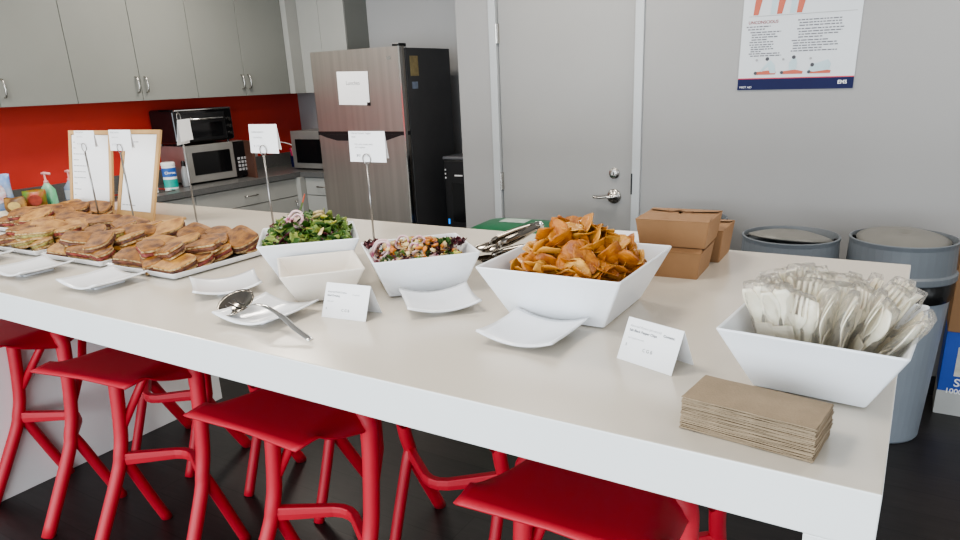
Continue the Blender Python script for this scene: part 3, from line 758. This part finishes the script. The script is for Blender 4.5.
# ------------------------------------------------------------------ takeout boxes
def takeout(label, x, y, z, rz, w=.185, d=.185, h=.072):
    t = thing('takeout_box', label, 'box', (x, y, z), R_(rz), group='brown takeout boxes by the back edge of the table')
    a, c = w/2, d/2
    obj('carton', loft([rrect(a-.010, c-.010, 0, .003, 1), rrect(a, c, h, .003, 1), rrect(a-.001, c-.001, h, .003, 1), rrect(a-.011, c-.011, .002, .003, 1)]), M_KRAFT, t)
    # four lid flaps folded in
    for k, (ry, sx) in enumerate(((0, 1), (0, -1))):
        b_ = bmesh.new(); v = [b_.verts.new(p) for p in ((sx*a, -c, h+.0006), (sx*a, c, h+.0006), (sx*.012, c-.02, h+.004), (sx*.004, 0, h+.005), (sx*.012, -c+.02, h+.004))]; b_.faces.new(v)
        obj('side_flap', b_, M_KRAFT, t, solid=.0012)
    for sy in (-1, 1):
        b_ = bmesh.new(); v = [b_.verts.new(p) for p in ((-a, sy*c, h+.0012), (a, sy*c, h+.0012), (a-.006, sy*c*.5, h+.006), (.03, sy*.018, h+.0075), (-.03, sy*.018, h+.0075), (-a+.006, sy*c*.5, h+.006))]; b_.faces.new(v)
        obj('lid_flap', b_, M_KRAFT, t, solid=.0012)
    b_ = tube(spline([(-.035, .01, h+.009), (-.02, -.008, h+.011), (0, .004, h+.012), (.02, -.008, h+.011), (.035, .01, h+.009)]), .0022, 6)
    obj('closing_slot', b_, M_KRAFTD, t)
    return t
takeout('lower brown takeout box of the front stack at the table back edge', -.562, 1.905, T, 3, .185, .180)
takeout('upper brown takeout box with tuck lid on the front stack', -.560, 1.935, T+.080, 3, .200, .185)
takeout('brown takeout box standing behind the two box stack', -.555, 2.105, T, 2, .19, .17, .095)
wb = thing('carton_tray', 'low brown carton with white paper on top behind the chips', 'box', (-.76, 2.02, T), R_(3))
obj('carton', box_bm(-.085, .085, -.07, .07, 0, .045), M_KRAFT, wb, bevel=.002)
obj('paper_cover', box_bm(-.084, .084, -.069, .069, .0455, .062), M_PAPER, wb, bevel=.001)

# ------------------------------------------------------------------ bins
def bin_(label, x, y, rz, flap=4, H=.90):
    t = thing('waste_bin', label, 'bin', (x, y, 0), R_(rz), group='grey round waste bins along the wall')
    obj('bin_body', lathe([(.165, 0), (.172, .01), (.205, .70), (.212, .71), (.212, .73), (.200, .73), (.198, .70), (.165, .02)], 40), M_BIN, t, smooth=False)
    obj('bin_liner', lathe([(.209, .655), (.214, .67), (.214, .738), (.20, .745)], 40, cap0=False, cap1=False), M_BAG, t, smooth=True)
    # lid collar with a lower flange, rim and sunk funnel
    L = [circ(.214, .735, 40), circ(.219, .74, 40), circ(.219, .765, 40), circ(.209, .772, 40), circ(.205, H-.02, 40), circ(.209, H, 40), circ(.200, H+.002, 40), circ(.190, H-.03, 40), circ(.13, H-.06, 40), circ(.05, H-.065, 40)]
    obj('lid_collar', loft(L), M_BINLID, t, smooth=False, bevel=.002)
    bm = bmesh.new(); n = 28; ctr = bm.verts.new((0, 0, .020)); prev = None
    for i in range(1, 7):
        r = i/6; ring = [bm.verts.new(((.180)*r*math.cos(2*PI*k/n), .165*r*math.sin(2*PI*k/n), (.034*(1-r*r)))) for k in range(n)]
        for k in range(n):
            if prev is None: bm.faces.new((ctr, ring[k], ring[(k+1) % n]))
            else: bm.faces.new((prev[k], ring[k], ring[(k+1) % n], prev[(k+1) % n]))
        prev = ring
    obj('swing_flap', bm, M_BINTOP, t, smooth=True, solid=.006, loc=(0, 0, H-.012), rot=(R_(flap), R_(3), 0))
    for s in (-1, 1):
        obj('pivot', box_bm(s*.19-.012, s*.19+.012, -.012, .012, H-.03, H-.008), M_BLACK, t)
    return t
bin_('grey round waste bin rightmost by the wall, black liner showing under its lid', -.02, 3.40, -8, 7, .90)
bin_('grey round waste bin between the right bin and the brown boxes', -.462, 3.36, 8, -7, .885)
bin_('grey round waste bin mostly hidden behind the brown takeout boxes', -1.00, 3.56, 5, 4, .90)
gb = thing('recycling_bin', 'green lidded recycling bin standing before the door', 'bin', (-1.83, 3.24, 0), R_(4))
obj('bin_body', loft([rrect(.20, .16, 0, .05), rrect(.245, .20, .80, .05)]), M_GREEN, gb)
L = [rrect(.262, .215, .79, .07, 6), rrect(.265, .218, .815, .07, 6), rrect(.25, .20, .835, .08, 6), rrect(.19, .15, .865, .08, 6), rrect(.10, .07, .878, .05, 6)]
ld = obj('bin_lid', loft(L), M_GREEN, gb, smooth=True)
obj('lid_label', box_bm(-.08, .07, -.03, .06, .879, .8815), mat('faded_label', (.42, .5, .45), .5, var=.3, vscale=20), ld)

# cartons by the wall, right
sb = thing('paper_towel_carton', 'blue and white cardboard carton on the floor right of the bins', 'box', (.43, 3.78, 0), 0)
obj('carton', box_bm(-.22, .22, -.10, .10, 0, .415), mat('blue_carton', (.03, .09, .42), .5, var=.1), sb, bevel=.003)
obj('carton_base', box_bm(-.221, .221, -.101, .101, .0, .12), mat('pale_carton', (.5, .5, .48), .5, var=.1), sb)
obj('label_panel', box_bm(-.165, -.02, -.1025, -.1005, .20, .345), mat('pale_panel', (.62, .60, .52), .5, var=.2, vscale=25), sb)
textobj('lettering', 'Scott', .055, M_PAPER, sb, (-.16, -.103, .150), (PI/2, 0, 0), bold=True)
textobj('lettering', '1000 ROLLS', .036, M_PAPER, sb, (-.19, -.103, .112), (PI/2, 0, 0), bold=True)
tag(obj('cardboard_box', box_bm(-.21, .23, -.10, .10, 0, .36), M_KRAFT, None, loc=(.42, 3.775, .416), bevel=.003), 'plain brown cardboard box on top of the blue carton', 'box')

# ------------------------------------------------------------------ poster on the wall
ps = thing('wall_poster', 'white laminated first aid choking poster with navy footer on the grey wall', 'poster', (-.592, YW-.004, 1.503), 0, rot=(0, R_(.6), 0))
PW, PH = .535, .72
obj('sheet', box_bm(-PW/2, PW/2, -.001, .002, 0, PH), M_POST, ps)
ft = obj('footer_band', box_bm(-PW/2, PW/2, -.0022, -.001, 0, .052), M_NAVY, ps)
obj('red_rule', box_bm(-PW/2, PW/2, -.0022, -.001, .052, .057), mat('red_rule', (.5, .03, .05), .4, var=.05), ps)
textobj('lettering', 'FIRST AID', .014, M_PAPER, ft, (-PW/2+.01, -.0026, .008), (PI/2, 0, 0))
textobj('lettering', 'EMS', .024, M_PAPER, ft, (PW/2-.07, -.0026, .022), (PI/2, 0, 0), bold=True)
obj('rule_line', box_bm(-PW/2+.03, PW/2-.02, -.002, -.001, .345, .3475), M_INKG, ps)
textobj('lettering', 'UNCONSCIOUS', .0195, mat('poster_red_text', (.25, .05, .05), .5, var=.05), ps, (-PW/2+.03, -.0022, .312), (PI/2, 0, 0), bold=True)
rr = random.Random(4)
def para(x0, x1, ztop, n, dz=.0135):
    bm = bmesh.new()
    for k in range(n):
        x = x0 + (0 if k % 4 else -.008); e = x1 - rr.uniform(0, .05) - (.06 if k % 4 == 3 else 0)
        while x < e:
            w = rr.uniform(.008, .026); box_bm(x, min(x+w, e), -.0019, -.001, ztop-k*dz, ztop-k*dz+.0052, bm); x += w+.004
    obj('text_block', bm, mat('small_print', (.16, .16, .18), .7, var=.05), ps)
para(-PW/2+.03, -.12, .296, 2, .012); para(-PW/2+.05, -.07, .270, 5, .0115); para(-PW/2+.05, -.07, .212, 6, .0105)
para(.0, .20, .316, 3, .0125); para(.0, .20, .276, 4, .0125); para(-.02, .18, .224, 5, .012)
para(.05, .22, .44, 3)
# printed rescuer and patient pictograms
def flatpoly(pts, m, name, z=-.0023):
    bm = bmesh.new(); v = [bm.verts.new((p[0], z, p[1])) for p in pts]; bm.faces.new(v); return obj(name, bm, m, ps, solid=.0004)
def disc(cx_, cz, r, m, name): flatpoly([(cx_+r*math.cos(2*PI*k/14), cz+r*math.sin(2*PI*k/14)) for k in range(14)], m, name, -.0026)
for k, x in enumerate((-.135, -.01, .115)):
    flatpoly([(x-.045, .072), (x+.045, .072), (x+.048, .084), (x+.01, .092), (x-.045, .086)], M_SKIN, 'patient_picture', -.0021)
    disc(x-.050, .080, .008, M_INK, 'patient_head')
    if k == 0: flatpoly([(x-.028, .090), (x+.0, .125), (x+.02, .140), (x+.04, .115), (x+.046, .078), (x+.02, .078), (x+.008, .110), (x-.02, .086)], M_FIG, 'rescuer_picture')
    elif k == 1: flatpoly([(x-.018, .092), (x-.02, .125), (x-.006, .142), (x+.012, .142), (x+.018, .125), (x+.014, .092)], M_FIG, 'rescuer_picture')
    else: flatpoly([(x-.055, .085), (x-.04, .115), (x-.01, .122), (x+.03, .135), (x+.045, .115), (x+.04, .088), (x-.03, .080)], M_FIG, 'rescuer_picture')
    disc(x+(.002, .0, -.038)[k], (.146, .150, .112)[k], .009, M_INK, 'rescuer_head')
    disc(x-.048, .142, .006, M_INKG, 'step_dot')
for k, x in enumerate((-.20, -.09, .0)):
    flatpoly([(x-.018, .352), (x+.006, .352), (x+.02, .42), (x+.014, .48), (x-.004, .48), (x-.012, .42)], M_SKIN, 'standing_figure_picture')
    if k: flatpoly([(x-.048, .352), (x-.024, .352), (x-.02, .42), (x-.01, .48), (x-.03, .48), (x-.044, .42)], M_FIG, 'standing_figure_picture')

# ------------------------------------------------------------------ kitchen: cabinets
obj_red = struct(obj('trim_2', box_bm(CX, CX+.012, 1.0, YB, .95, 1.575), M_RED))
def arch_handle(parent, x, y, z, axis='x'):
    pts = [(x, y, z-.055), (x+.025, y, z-.045), (x+.034, y, z), (x+.025, y, z+.045), (x, y, z+.055)]
    obj('handle', tube(spline(pts), .0055, 8), M_SATIN, parent, smooth=True)
XC = -4.90
units = [(1.82, 2.279, 2.762, 'grey two door wall cabinet at the left photo edge above the red wall'),
         (2.762, 3.242, 3.713, 'grey two door wall cabinet above the toaster oven'),
         (3.713, 4.184, 4.672, 'grey two door wall cabinet nearest the kitchen corner')]
for y0, ym, y1, lab in units:
    t = thing('wall_cabinet', lab, 'cabinet', (XC, y0, 1.567), 0, group='grey wall cabinets over the red backsplash')
    obj('carcass', box_bm(CX-XC+.001, -.021, .001, y1-y0-.001, 0, 1.0), M_CAB, t)
    for a, c, hy in ((0, ym-y0, -1), (ym-y0, y1-y0, 1)):
        d = obj('door', box_bm(-.019, 0, a+.002, c-.002, 0, 1.0), M_CAB, t, bevel=.0015)
        arch_handle(d, 0, (c-.035 if hy < 0 else a+.035), .11)
t = thing('corner_cabinet', 'light grey wall cabinet in the corner left of the fridge', 'cabinet', (-4.899, 4.80, 1.567), 0)
obj('carcass', box_bm(-.36, .60, .021, YB-4.80-.001, 0, 1.0), M_CAB, t)
obj('corner_filler', box_bm(-.003, .06, -.126, .019, 0, 1.0), M_CABL, t)
obj('door', box_bm(.062, .31, 0, .019, 0, 1.0), M_CABL, t, bevel=.0015)
obj('door', box_bm(.313, .60, 0, .019, 0, 1.0), M_CABL, t, bevel=.0015)
# worktop (one continuous L) with low backsplash curb
b = box_bm(CX+.001, -4.65, 1.2, YB-.001, .872, .914); b = box_bm(-4.65, -4.19, 4.43, YB-.001, .872, .914, b)
wt = tag(obj('worktop', b, M_COUNT, None), 'continuous grey speckled L shaped kitchen worktop along the red wall', 'worktop')
b = box_bm(CX+.014, CX+.032, 1.2, YB-.02, .914, 1.03); b = box_bm(CX+.032, -4.19, YB-.03, YB-.012, .914, 1.03, b)
obj('upstand', b, M_COUNT, wt)
def base_unit(lab, x0, x1, y0, y1, face):
    t = thing('base_cabinet', lab, 'cabinet', (x0, y0, 0), 0, group='white base cabinets under the grey worktop')
    W, D = x1-x0, y1-y0
    if face == 'x':
        obj('carcass', box_bm(0.002, W-.02, .001, D-.001, .1, .870), M_CAB, t)
        obj('plinth', box_bm(.002, W-.07, .001, D-.001, 0, .1), M_BLACK, t)
        dr = obj('drawer', box_bm(W-.019, W, .003, D-.003, .715, .862), M_CABL, t, bevel=.0015)
        obj('handle', tube(spline([(W, D/2-.06, .79), (W+.028, D/2-.05, .79), (W+.028, D/2+.05, .79), (W, D/2+.06, .79)]), .005, 8), M_SATIN, dr, smooth=True)
        d = obj('door', box_bm(W-.019, W, .003, D-.003, .105, .708), M_CABL, t, bevel=.0015)
        obj('handle', tube(spline([(W, D-.05, .55), (W+.028, D-.05, .57), (W+.028, D-.05, .65), (W, D-.05, .67)]), .005, 8), M_SATIN, d, smooth=True)
    else:
        obj('carcass', box_bm(0.001, W-.001, .02, D-.002, .1, .870), M_CAB, t)
        obj('plinth', box_bm(.001, W-.001, .07, D-.002, 0, .1), M_BLACK, t)
        dr = obj('drawer', box_bm(.003, W-.003, 0, .019, .715, .862), M_CABL, t, bevel=.0015)
        obj('handle', tube(spline([(W/2-.06, 0, .79), (W/2-.05, -.028, .79), (W/2+.05, -.028, .79), (W/2+.06, 0, .79)]), .005, 8), M_SATIN, dr, smooth=True)
        obj('door', box_bm(.003, W-.003, 0, .019, .105, .708), M_CABL, t, bevel=.0015)
    return t
for k, (y0, y1) in enumerate(((1.25, 1.93), (1.93, 2.62), (2.62, 3.36), (3.36, 4.40))):
    base_unit(['white base cabinet at the left end of the worktop, hidden behind the sandwiches', 'white base cabinet under the soap bottles', 'white base cabinet under the cleaning wipes', 'white base cabinet with wide drawer under the steel microwave'][k], CX+.002, -4.67, y0, y1, 'x')
base_unit('white base cabinet with drawer between the corner and the fridge', -4.62, -4.20, 4.45, YB-.002, 'y')

wf = obj('corner_filler', box_bm(-4.69, -4.62, 4.39, 4.47, .1, .870), M_CABL, wt)
# fridge
FX0, FX1, FY = -4.155, -3.275, 4.20
fr = thing('refrigerator', 'tall stainless steel top freezer refrigerator with dark side', 'refrigerator', (FX0, FY, 0), 0)
FW = FX1-FX0; FH = 1.865
obj('body', box_bm(0.004, FW-.004, .075, .64, .02, FH-.01), M_FDARK, fr, bevel=.004)
fd = obj('freezer_door', loft([rrect(FW/2-.002, .033, 1.275, .012, 3, FW/2, .035), rrect(FW/2-.002, .033, FH, .012, 3, FW/2, .035)]), M_STEEL, fr)
bd = obj('fridge_door', loft([rrect(FW/2-.002, .033, .06, .012, 3, FW/2, .035), rrect(FW/2-.002, .033, 1.247, .012, 3, FW/2, .035)]), M_STEEL, fr)
obj('handle_recess', box_bm(.0, FW-.004, .006, .07, 1.246, 1.276), M_BLACK, fr)
obj('handle_scoop', loft([[(x, yy, z) for x, z in ((.02, 1.250), (FW-.03, 1.250), (FW-.10, 1.232), (FW-.20, 1.205), (.20, 1.205), (.09, 1.228))] for yy in (.004, .0005)]), M_BLACK, fr)
obj('door_trim', box_bm(FW-.012, FW+.002, -.001, .03, .06, FH), M_CHROME, fr)
obj('hinge_cap', box_bm(FW-.07, FW-.01, .01, .10, FH-.004, FH+.02), M_BLACK, fr, bevel=.004)
textobj('lettering', 'LG', .032, M_CHROME, fd, (FW-.12, -.0005, FH-.085), (PI/2, 0, 0), bold=True)
obj('energy_label', box_bm(FW-.004, FW-.0025, .12, .22, 1.66, 1.80), mat('tan_label', (.35, .28, .14), .6, var=.3, vscale=30), fr)
obj('blue_label', box_bm(FW-.004, FW-.0025, .13, .20, 1.57, 1.62), mat('pale_blue_label', (.25, .3, .4), .6, var=.3, vscale=30), fr)
nt_ = thing('paper_note', 'square white paper note stuck on the freezer door', 'note', (FX0+.262, FY-.0005, 1.475), 0, rot=(0, R_(1.5), 0))
obj('sheet', box_bm(0, .305, -.002, -.0006, 0, .240), M_PAPER, nt_)
textobj('lettering', 'Lunches', .042, M_INKG, nt_, (.085, -.0032, .145), (PI/2, 0, 0))
obj('dark_corner', box_bm(.28, .31, -.0032, -.0022, -.004, .02), M_BLACK, nt_)

# water dispenser
wd = thing('water_dispenser', 'black floor standing water dispenser right of the fridge', 'dispenser', (-3.105, 4.42, 0), 0)
obj('cabinet', box_bm(0, .29, 0, .33, 0, 1.05), M_BLACK, wd, bevel=.01)
obj('top_cover', box_bm(-.004, .304, -.004, .334, 1.052, 1.075), mat('grey_top_cover', (.12, .12, .13), .35, var=.05), wd, bevel=.006)
obj('dispensing_niche', box_bm(.07, .24, -.003, .002, .58, .88), M_BGLASS, wd)
for k in range(3): obj('button', box_bm(.012, .022, -.005, .0, .97-k*.03, .982-k*.03), M_WHITE, wd)
obj('indicator', box_bm(.02, .035, -.005, 0, .56, .60), mat('blue_light', (.02, .2, .7), .4, emit=.8, var=.05), wd)
obj('logo', box_bm(.10, .17, -.005, 0, .93, .94), M_WHITE, wd)

# microwave with toaster oven on top
mw = thing('microwave', 'stainless steel microwave on the worktop under the toaster oven', 'microwave', (-4.90, 3.79, .915), R_(-4))
obj('case', box_bm(-.34, 0, -.285, .285, .012, .30), M_STEEL2, mw, bevel=.004)
d = obj('door', box_bm(.001, .02, -.283, .15, .014, .298), M_STEEL2, mw, bevel=.003)
obj('window', box_bm(.0205, .023, -.23, .11, .07, .245), M_BGLASS, d)
cp = obj('control_panel', box_bm(.001, .02, .153, .283, .014, .298), M_BGLASS, mw)
for r in range(4):
    for c in range(3): obj('button', box_bm(.0201, .0225, .175+.033*c, .198+.033*c, .06+.03*r, .08+.03*r), M_INKG, cp)
for s in (-.24, .24):
    for q in (-.3, -.04): obj('foot', lathe([(.012, 0), (.012, .013)], 12), M_BLACK, mw, loc=(q, s, 0))
to = thing('toaster_oven', 'black glossy toaster oven standing on the steel microwave', 'toaster oven', (-4.905, 3.73, .915+.301), R_(-3))
obj('case', box_bm(-.33, 0, -.265, .265, .016, .275), M_BGLASS, to, bevel=.022, seg=4)
d = obj('door', box_bm(.001, .018, -.235, .18, .03, .240), M_BLACK, to, bevel=.006)
obj('glass', box_bm(.0185, .021, -.20, .145, .055, .165), M_BGLASS, d)
obj('handle', tube([(.045, -.19, .195), (.045, .14, .195)], .009, 10), M_CHROME, d, smooth=True)
for k in range(3): obj('knob', lathe([(.016, 0), (.014, .018)], 16), M_SATIN, to, loc=(.001, .222, .07+.055*k), rot=(0, PI/2, 0))
obj('top_trim', box_bm(-.02, .008, -.25, .25, .260, .272), M_CHROME, to, bevel=.003)
for s in (-.22, .22):
    for q in (-.29, -.04): obj('foot', lathe([(.012, 0), (.012, .018)], 12), M_BLACK, to, loc=(q, s, -.001))
tag(obj('brown_board', box_bm(-.30, -.28, -.01, .28, 0, .30), mat('brown_panel', (.10, .045, .03), .5, var=.1), None, loc=(-4.66, 4.30, .915), rot=(0, 0, R_(75))), 'dark brown upright board leaning beside the steel microwave', 'board')
m2 = thing('microwave', 'second steel microwave in the kitchen corner left of the fridge', 'microwave', (-4.80, 4.56, .915), R_(0))
obj('case', box_bm(-.05, .56, .02, .36, .012, .335), M_STEEL2, m2, bevel=.004)
d = obj('door', box_bm(-.05, .45, 0, .019, .012, .335), M_STEEL2, m2, bevel=.003)
obj('window', box_bm(0, .40, -.003, -.0005, .06, .265), M_BGLASS, d)
obj('control_panel', box_bm(.452, .56, 0, .019, .012, .335), M_BGLASS, m2)
obj('foot', box_bm(0, .44, .05, .3, 0, .013), M_BLACK, m2)

# things on the worktop
def bottle(label, x, y, m, h=.16):
    t = thing('soap_bottle', label, 'soap bottle', (x, y, .9145), R_(20), group='pump soap bottles on the worktop')
    obj('bottle', loft([rrect(.045, .030, 0, .02), rrect(.047, .032, .02, .02), rrect(.045, .030, h*.72, .02), rrect(.022, .018, h*.92, .015), rrect(.014, .014, h, .012)]), m, t, smooth=True)
    p = obj('pump', lathe([(.015, h), (.015, h+.015), (.007, h+.018), (.006, h+.06)], 16), M_PINKP, t, smooth=True)
    obj('spout', tube([(-.02, 0, h+.062), (.0, 0, h+.066), (.045, 0, h+.060)], .009, 8), M_PINKP, p, smooth=True)
    obj('label_panel', box_bm(-.028, .028, -.0335, -.031, h*.2, h*.6), mat('soap_label_'+m.name, tuple(min(1, c*1.3+.02) for c in (.12, .42, .25)) if m is M_SOAPG else (.6, .65, .7), .4, var=.1), t)
bottle('pump bottle of green hand soap on the worktop by the red wall', -4.98, 2.475, M_SOAPG)
bottle('pump bottle of blue liquid beside the green soap, partly behind the menu board', -4.98, 2.63, M_SOAPB, .155)
wp = thing('wipes_canister', 'white canister of cleaning wipes with blue and green label', 'canister', (-4.89, 3.33, .9145), R_(60))
obj('tub', lathe([(.048, 0), (.05, .005), (.05, .17), (.046, .178)], 28), M_WHITE, wp, smooth=False)
lb_ = obj('label_band', lathe([(.0505, .015), (.0508, .016), (.0508, .075), (.0505, .076)], 28, cap0=False, cap1=False), M_TEALC, wp)
obj('blue_band', lathe([(.0505, .095), (.0508, .096), (.0508, .160), (.0505, .161)], 28, cap0=False, cap1=False), M_BLUE, wp)
obj('lid', lathe([(.051, .178), (.051, .197), (.045, .202)], 28), M_WHITE, wp)
textobj('lettering', 'Clorox', .026, M_PAPER, lb_, (-.037, -.053, .118), (PI/2, 0, 0), bold=True)
pt = thing('paper_towel_roll', 'white paper towel roll standing behind the cleaning wipes', 'paper towel', (-4.97, 3.20, .9145), 0)
obj('roll', lathe([(.055, .005), (.057, .01), (.057, .245), (.055, .25), (.02, .25)], 28), M_PAPER, pt, smooth=False)
obj('core', lathe([(.019, .2), (.019, .256)], 20), M_KRAFT, pt)
cn = thing('spray_bottle', 'small grey bottle with black cap right of the cleaning wipes', 'bottle', (-4.88, 3.455, .9145), 0)
obj('bottle', lathe([(.03, 0), (.032, .01), (.032, .12), (.016, .15), (.014, .16)], 20), mat('grey_bottle', (.28, .29, .3), .3, var=.1), cn, smooth=True)
obj('cap', lathe([(.017, .16), (.015, .19), (.008, .20)], 16), M_BLACK, cn)
tt = tag(obj('steel_tray', loft([rrect(.12, .20, 0, .02), rrect(.125, .205, .0, .02), rrect(.13, .21, .008, .02), rrect(.12, .20, .003, .02)]), M_CHROME, None, loc=(-4.90, 3.08, .9145)), 'shallow steel tray on the worktop before the paper towels', 'tray')
pc = thing('pen_cup', 'dark cup of pink and blue pens in the kitchen corner', 'cup', (-5.02, 4.74, .9145), 0)
obj('cup', lathe([(.036, 0), (.04, .1), (.037, .1), (.034, .005)], 20), M_NAVY, pc)
for k, (dx, dy, m) in enumerate(((-.02, 0, M_PINKP), (.0, .015, M_BLUE), (.018, -.01, M_BLUE), (.01, .018, M_WHITE), (-.01, -.018, mat('magenta_pen', (.6, .02, .15), .4, var=.05)))):
    obj('pen', tube([(dx*.5, dy*.5, .01), (dx*1.6, dy*1.6, .17)], .006, 8), m, pc)
ob = thing('power_adapter', 'white box adapter plugged into the red wall outlet with a cable', 'adapter', (CX+.013, 4.55, 1.13), 0)
obj('adapter_body', box_bm(0, .06, -.04, .05, -.035, .05), M_WHITE, ob, bevel=.004)
obj('cable', tube(spline([(.03, .05, .0), (.10, .16, .01), (.20, .22, -.03), (.30, .16, -.10)]), .005, 8), M_WHITE, ob, smooth=True)
obj('outlet_plate', box_bm(-.0005, .004, -.12, -.04, -.10, .03), M_FRAME, ob)
# snack packets left
def bag(label, x, y, z, w, h, d, m1, m2, rz, seed):
    t = thing('snack_packet', label, 'packet', (x, y, z), R_(rz))
    L = []
    for k in range(9):
        s = k/8; dd = d*math.sin(PI*max(.06, min(.94, s)))**.7; ww = w*(1+.04*math.sin(6*s+seed))
        L.append([(ww*math.cos(a)*(1), dd*math.sin(a) + .006*noise.noise(Vector((a*2, s*5, seed))), h*s+.01*noise.noise(Vector((a, s*3, seed))) * (1 if 0 < k else 0)+.006) for a in [2*PI*q/20 for q in range(20)]])
    obj('pouch', loft(L), m1, t, smooth=True)
    obj('print_panel', loft([[(w*.6*math.cos(a), -d*1.0-.004+j*.002, h*.55+h*.28*math.sin(a)) for a in [2*PI*q/16 for q in range(16)]] for j in (0, 1)]), m2, t)
    return t
bag('blue and white plastic packet at the left photo edge on the worktop', -5.05, 2.20, .915, .085, .24, .05, mat('blue_white_bag', (.16, .30, .62), .25, col2=(.55, .62, .72), vscale=12), mat('pale_print', (.6, .6, .62), .3, col2=(.5, .12, .1), vscale=25), 60, 1)
bag('green and red snack packet beside the green soap bottle', -4.93, 2.36, .915, .065, .125, .035, mat('green_red_bag', (.10, .26, .04), .3, col2=(.45, .05, .02), vscale=14), mat('red_print', (.42, .06, .03), .3, var=.4, vscale=30), 60, 3)
bag('small brown and yellow packet in front of the blue packet', -4.90, 2.22, .915, .060, .10, .03, mat('brown_bag', (.40, .22, .06), .4, col2=(.12, .06, .03), vscale=16), mat('yellow_print', (.55, .38, .1), .4, var=.3, vscale=30), 50, 5)
tag(obj('paper_plate', lathe([(.10, .0), (.13, .012), (.145, .028), (.14, .03), (.125, .016), (.05, .006)], 36), M_CREAM if False else mat('cream_plate', (.78, .74, .62), .5, var=.03), None, loc=(-4.80, 2.17, .9145)), 'round cream plate on the worktop at the left photo edge', 'plate')

# ------------------------------------------------------------------ lights
def area(name, loc, rot, sx, sy, power, col):
    l = bpy.data.lights.new(name, 'AREA'); l.shape = 'RECTANGLE'; l.size = sx; l.size_y = sy; l.energy = power; l.color = col
    o = bpy.data.objects.new(name, l); o.location = loc; o.rotation_euler = rot; COL.objects.link(o); return o
area('window_light', (-1.2, -3.05, 1.45), (R_(90), 0, 0), 7.5, 2.1, 230, (.86, .94, 1.0))
area('side_fill_light', (2.85, .8, 1.6), (R_(90), 0, R_(90)), 3.5, 1.6, 30, (.9, .95, 1.0))  # weak cool fill from the right; that wall has no window
for (x, y) in ((-4.0, 3.4), (-1.6, 3.0), (.6, 3.0), (-3.8, 1.4), (-1.4, .8)):
    area('ceiling_light', (x, y, 2.74), (0, 0, 0), .6, .6, 24 if x < -3 else 17, (1.0, .93, .83))
w = bpy.data.worlds.new('world'); SC.world = w; w.use_nodes = True
bgn = w.node_tree.nodes['Background']; bgn.inputs[0].default_value = (.80, .90, 1.0, 1); bgn.inputs[1].default_value = .5

# ------------------------------------------------------------------ camera
cam = bpy.data.cameras.new('camera'); co = bpy.data.objects.new('camera', cam); COL.objects.link(co)
yaw, pit, rol = .5558, .3231, .0420
cy_, sy_, cp_, sp_ = math.cos(yaw), math.sin(yaw), math.cos(pit), math.sin(pit)
fwd = Vector((-sy_*cp_, cy_*cp_, -sp_)); rgt = Vector((cy_, sy_, 0)); dn = fwd.cross(rgt)
r2 = math.cos(rol)*rgt + math.sin(rol)*dn; d2 = -math.sin(rol)*rgt + math.cos(rol)*dn
Mc = Matrix((r2, -d2, -fwd)).transposed().to_4x4(); Mc.translation = Vector((0, 0, 1.60))
co.matrix_world = Mc
cam.sensor_width = 36; cam.lens = 36*696.4/960; cam.clip_start = .05
cam.shift_x = -(489.9-480)/960; cam.shift_y = (314.7-270)/960
SC.camera = co
SC.view_settings.view_transform = 'AgX'
try: SC.view_settings.look = 'AgX - Medium High Contrast'
except Exception: pass
SC.view_settings.exposure = .5
SC.cycles.max_bounces = 8; SC.cycles.transparent_max_bounces = 16
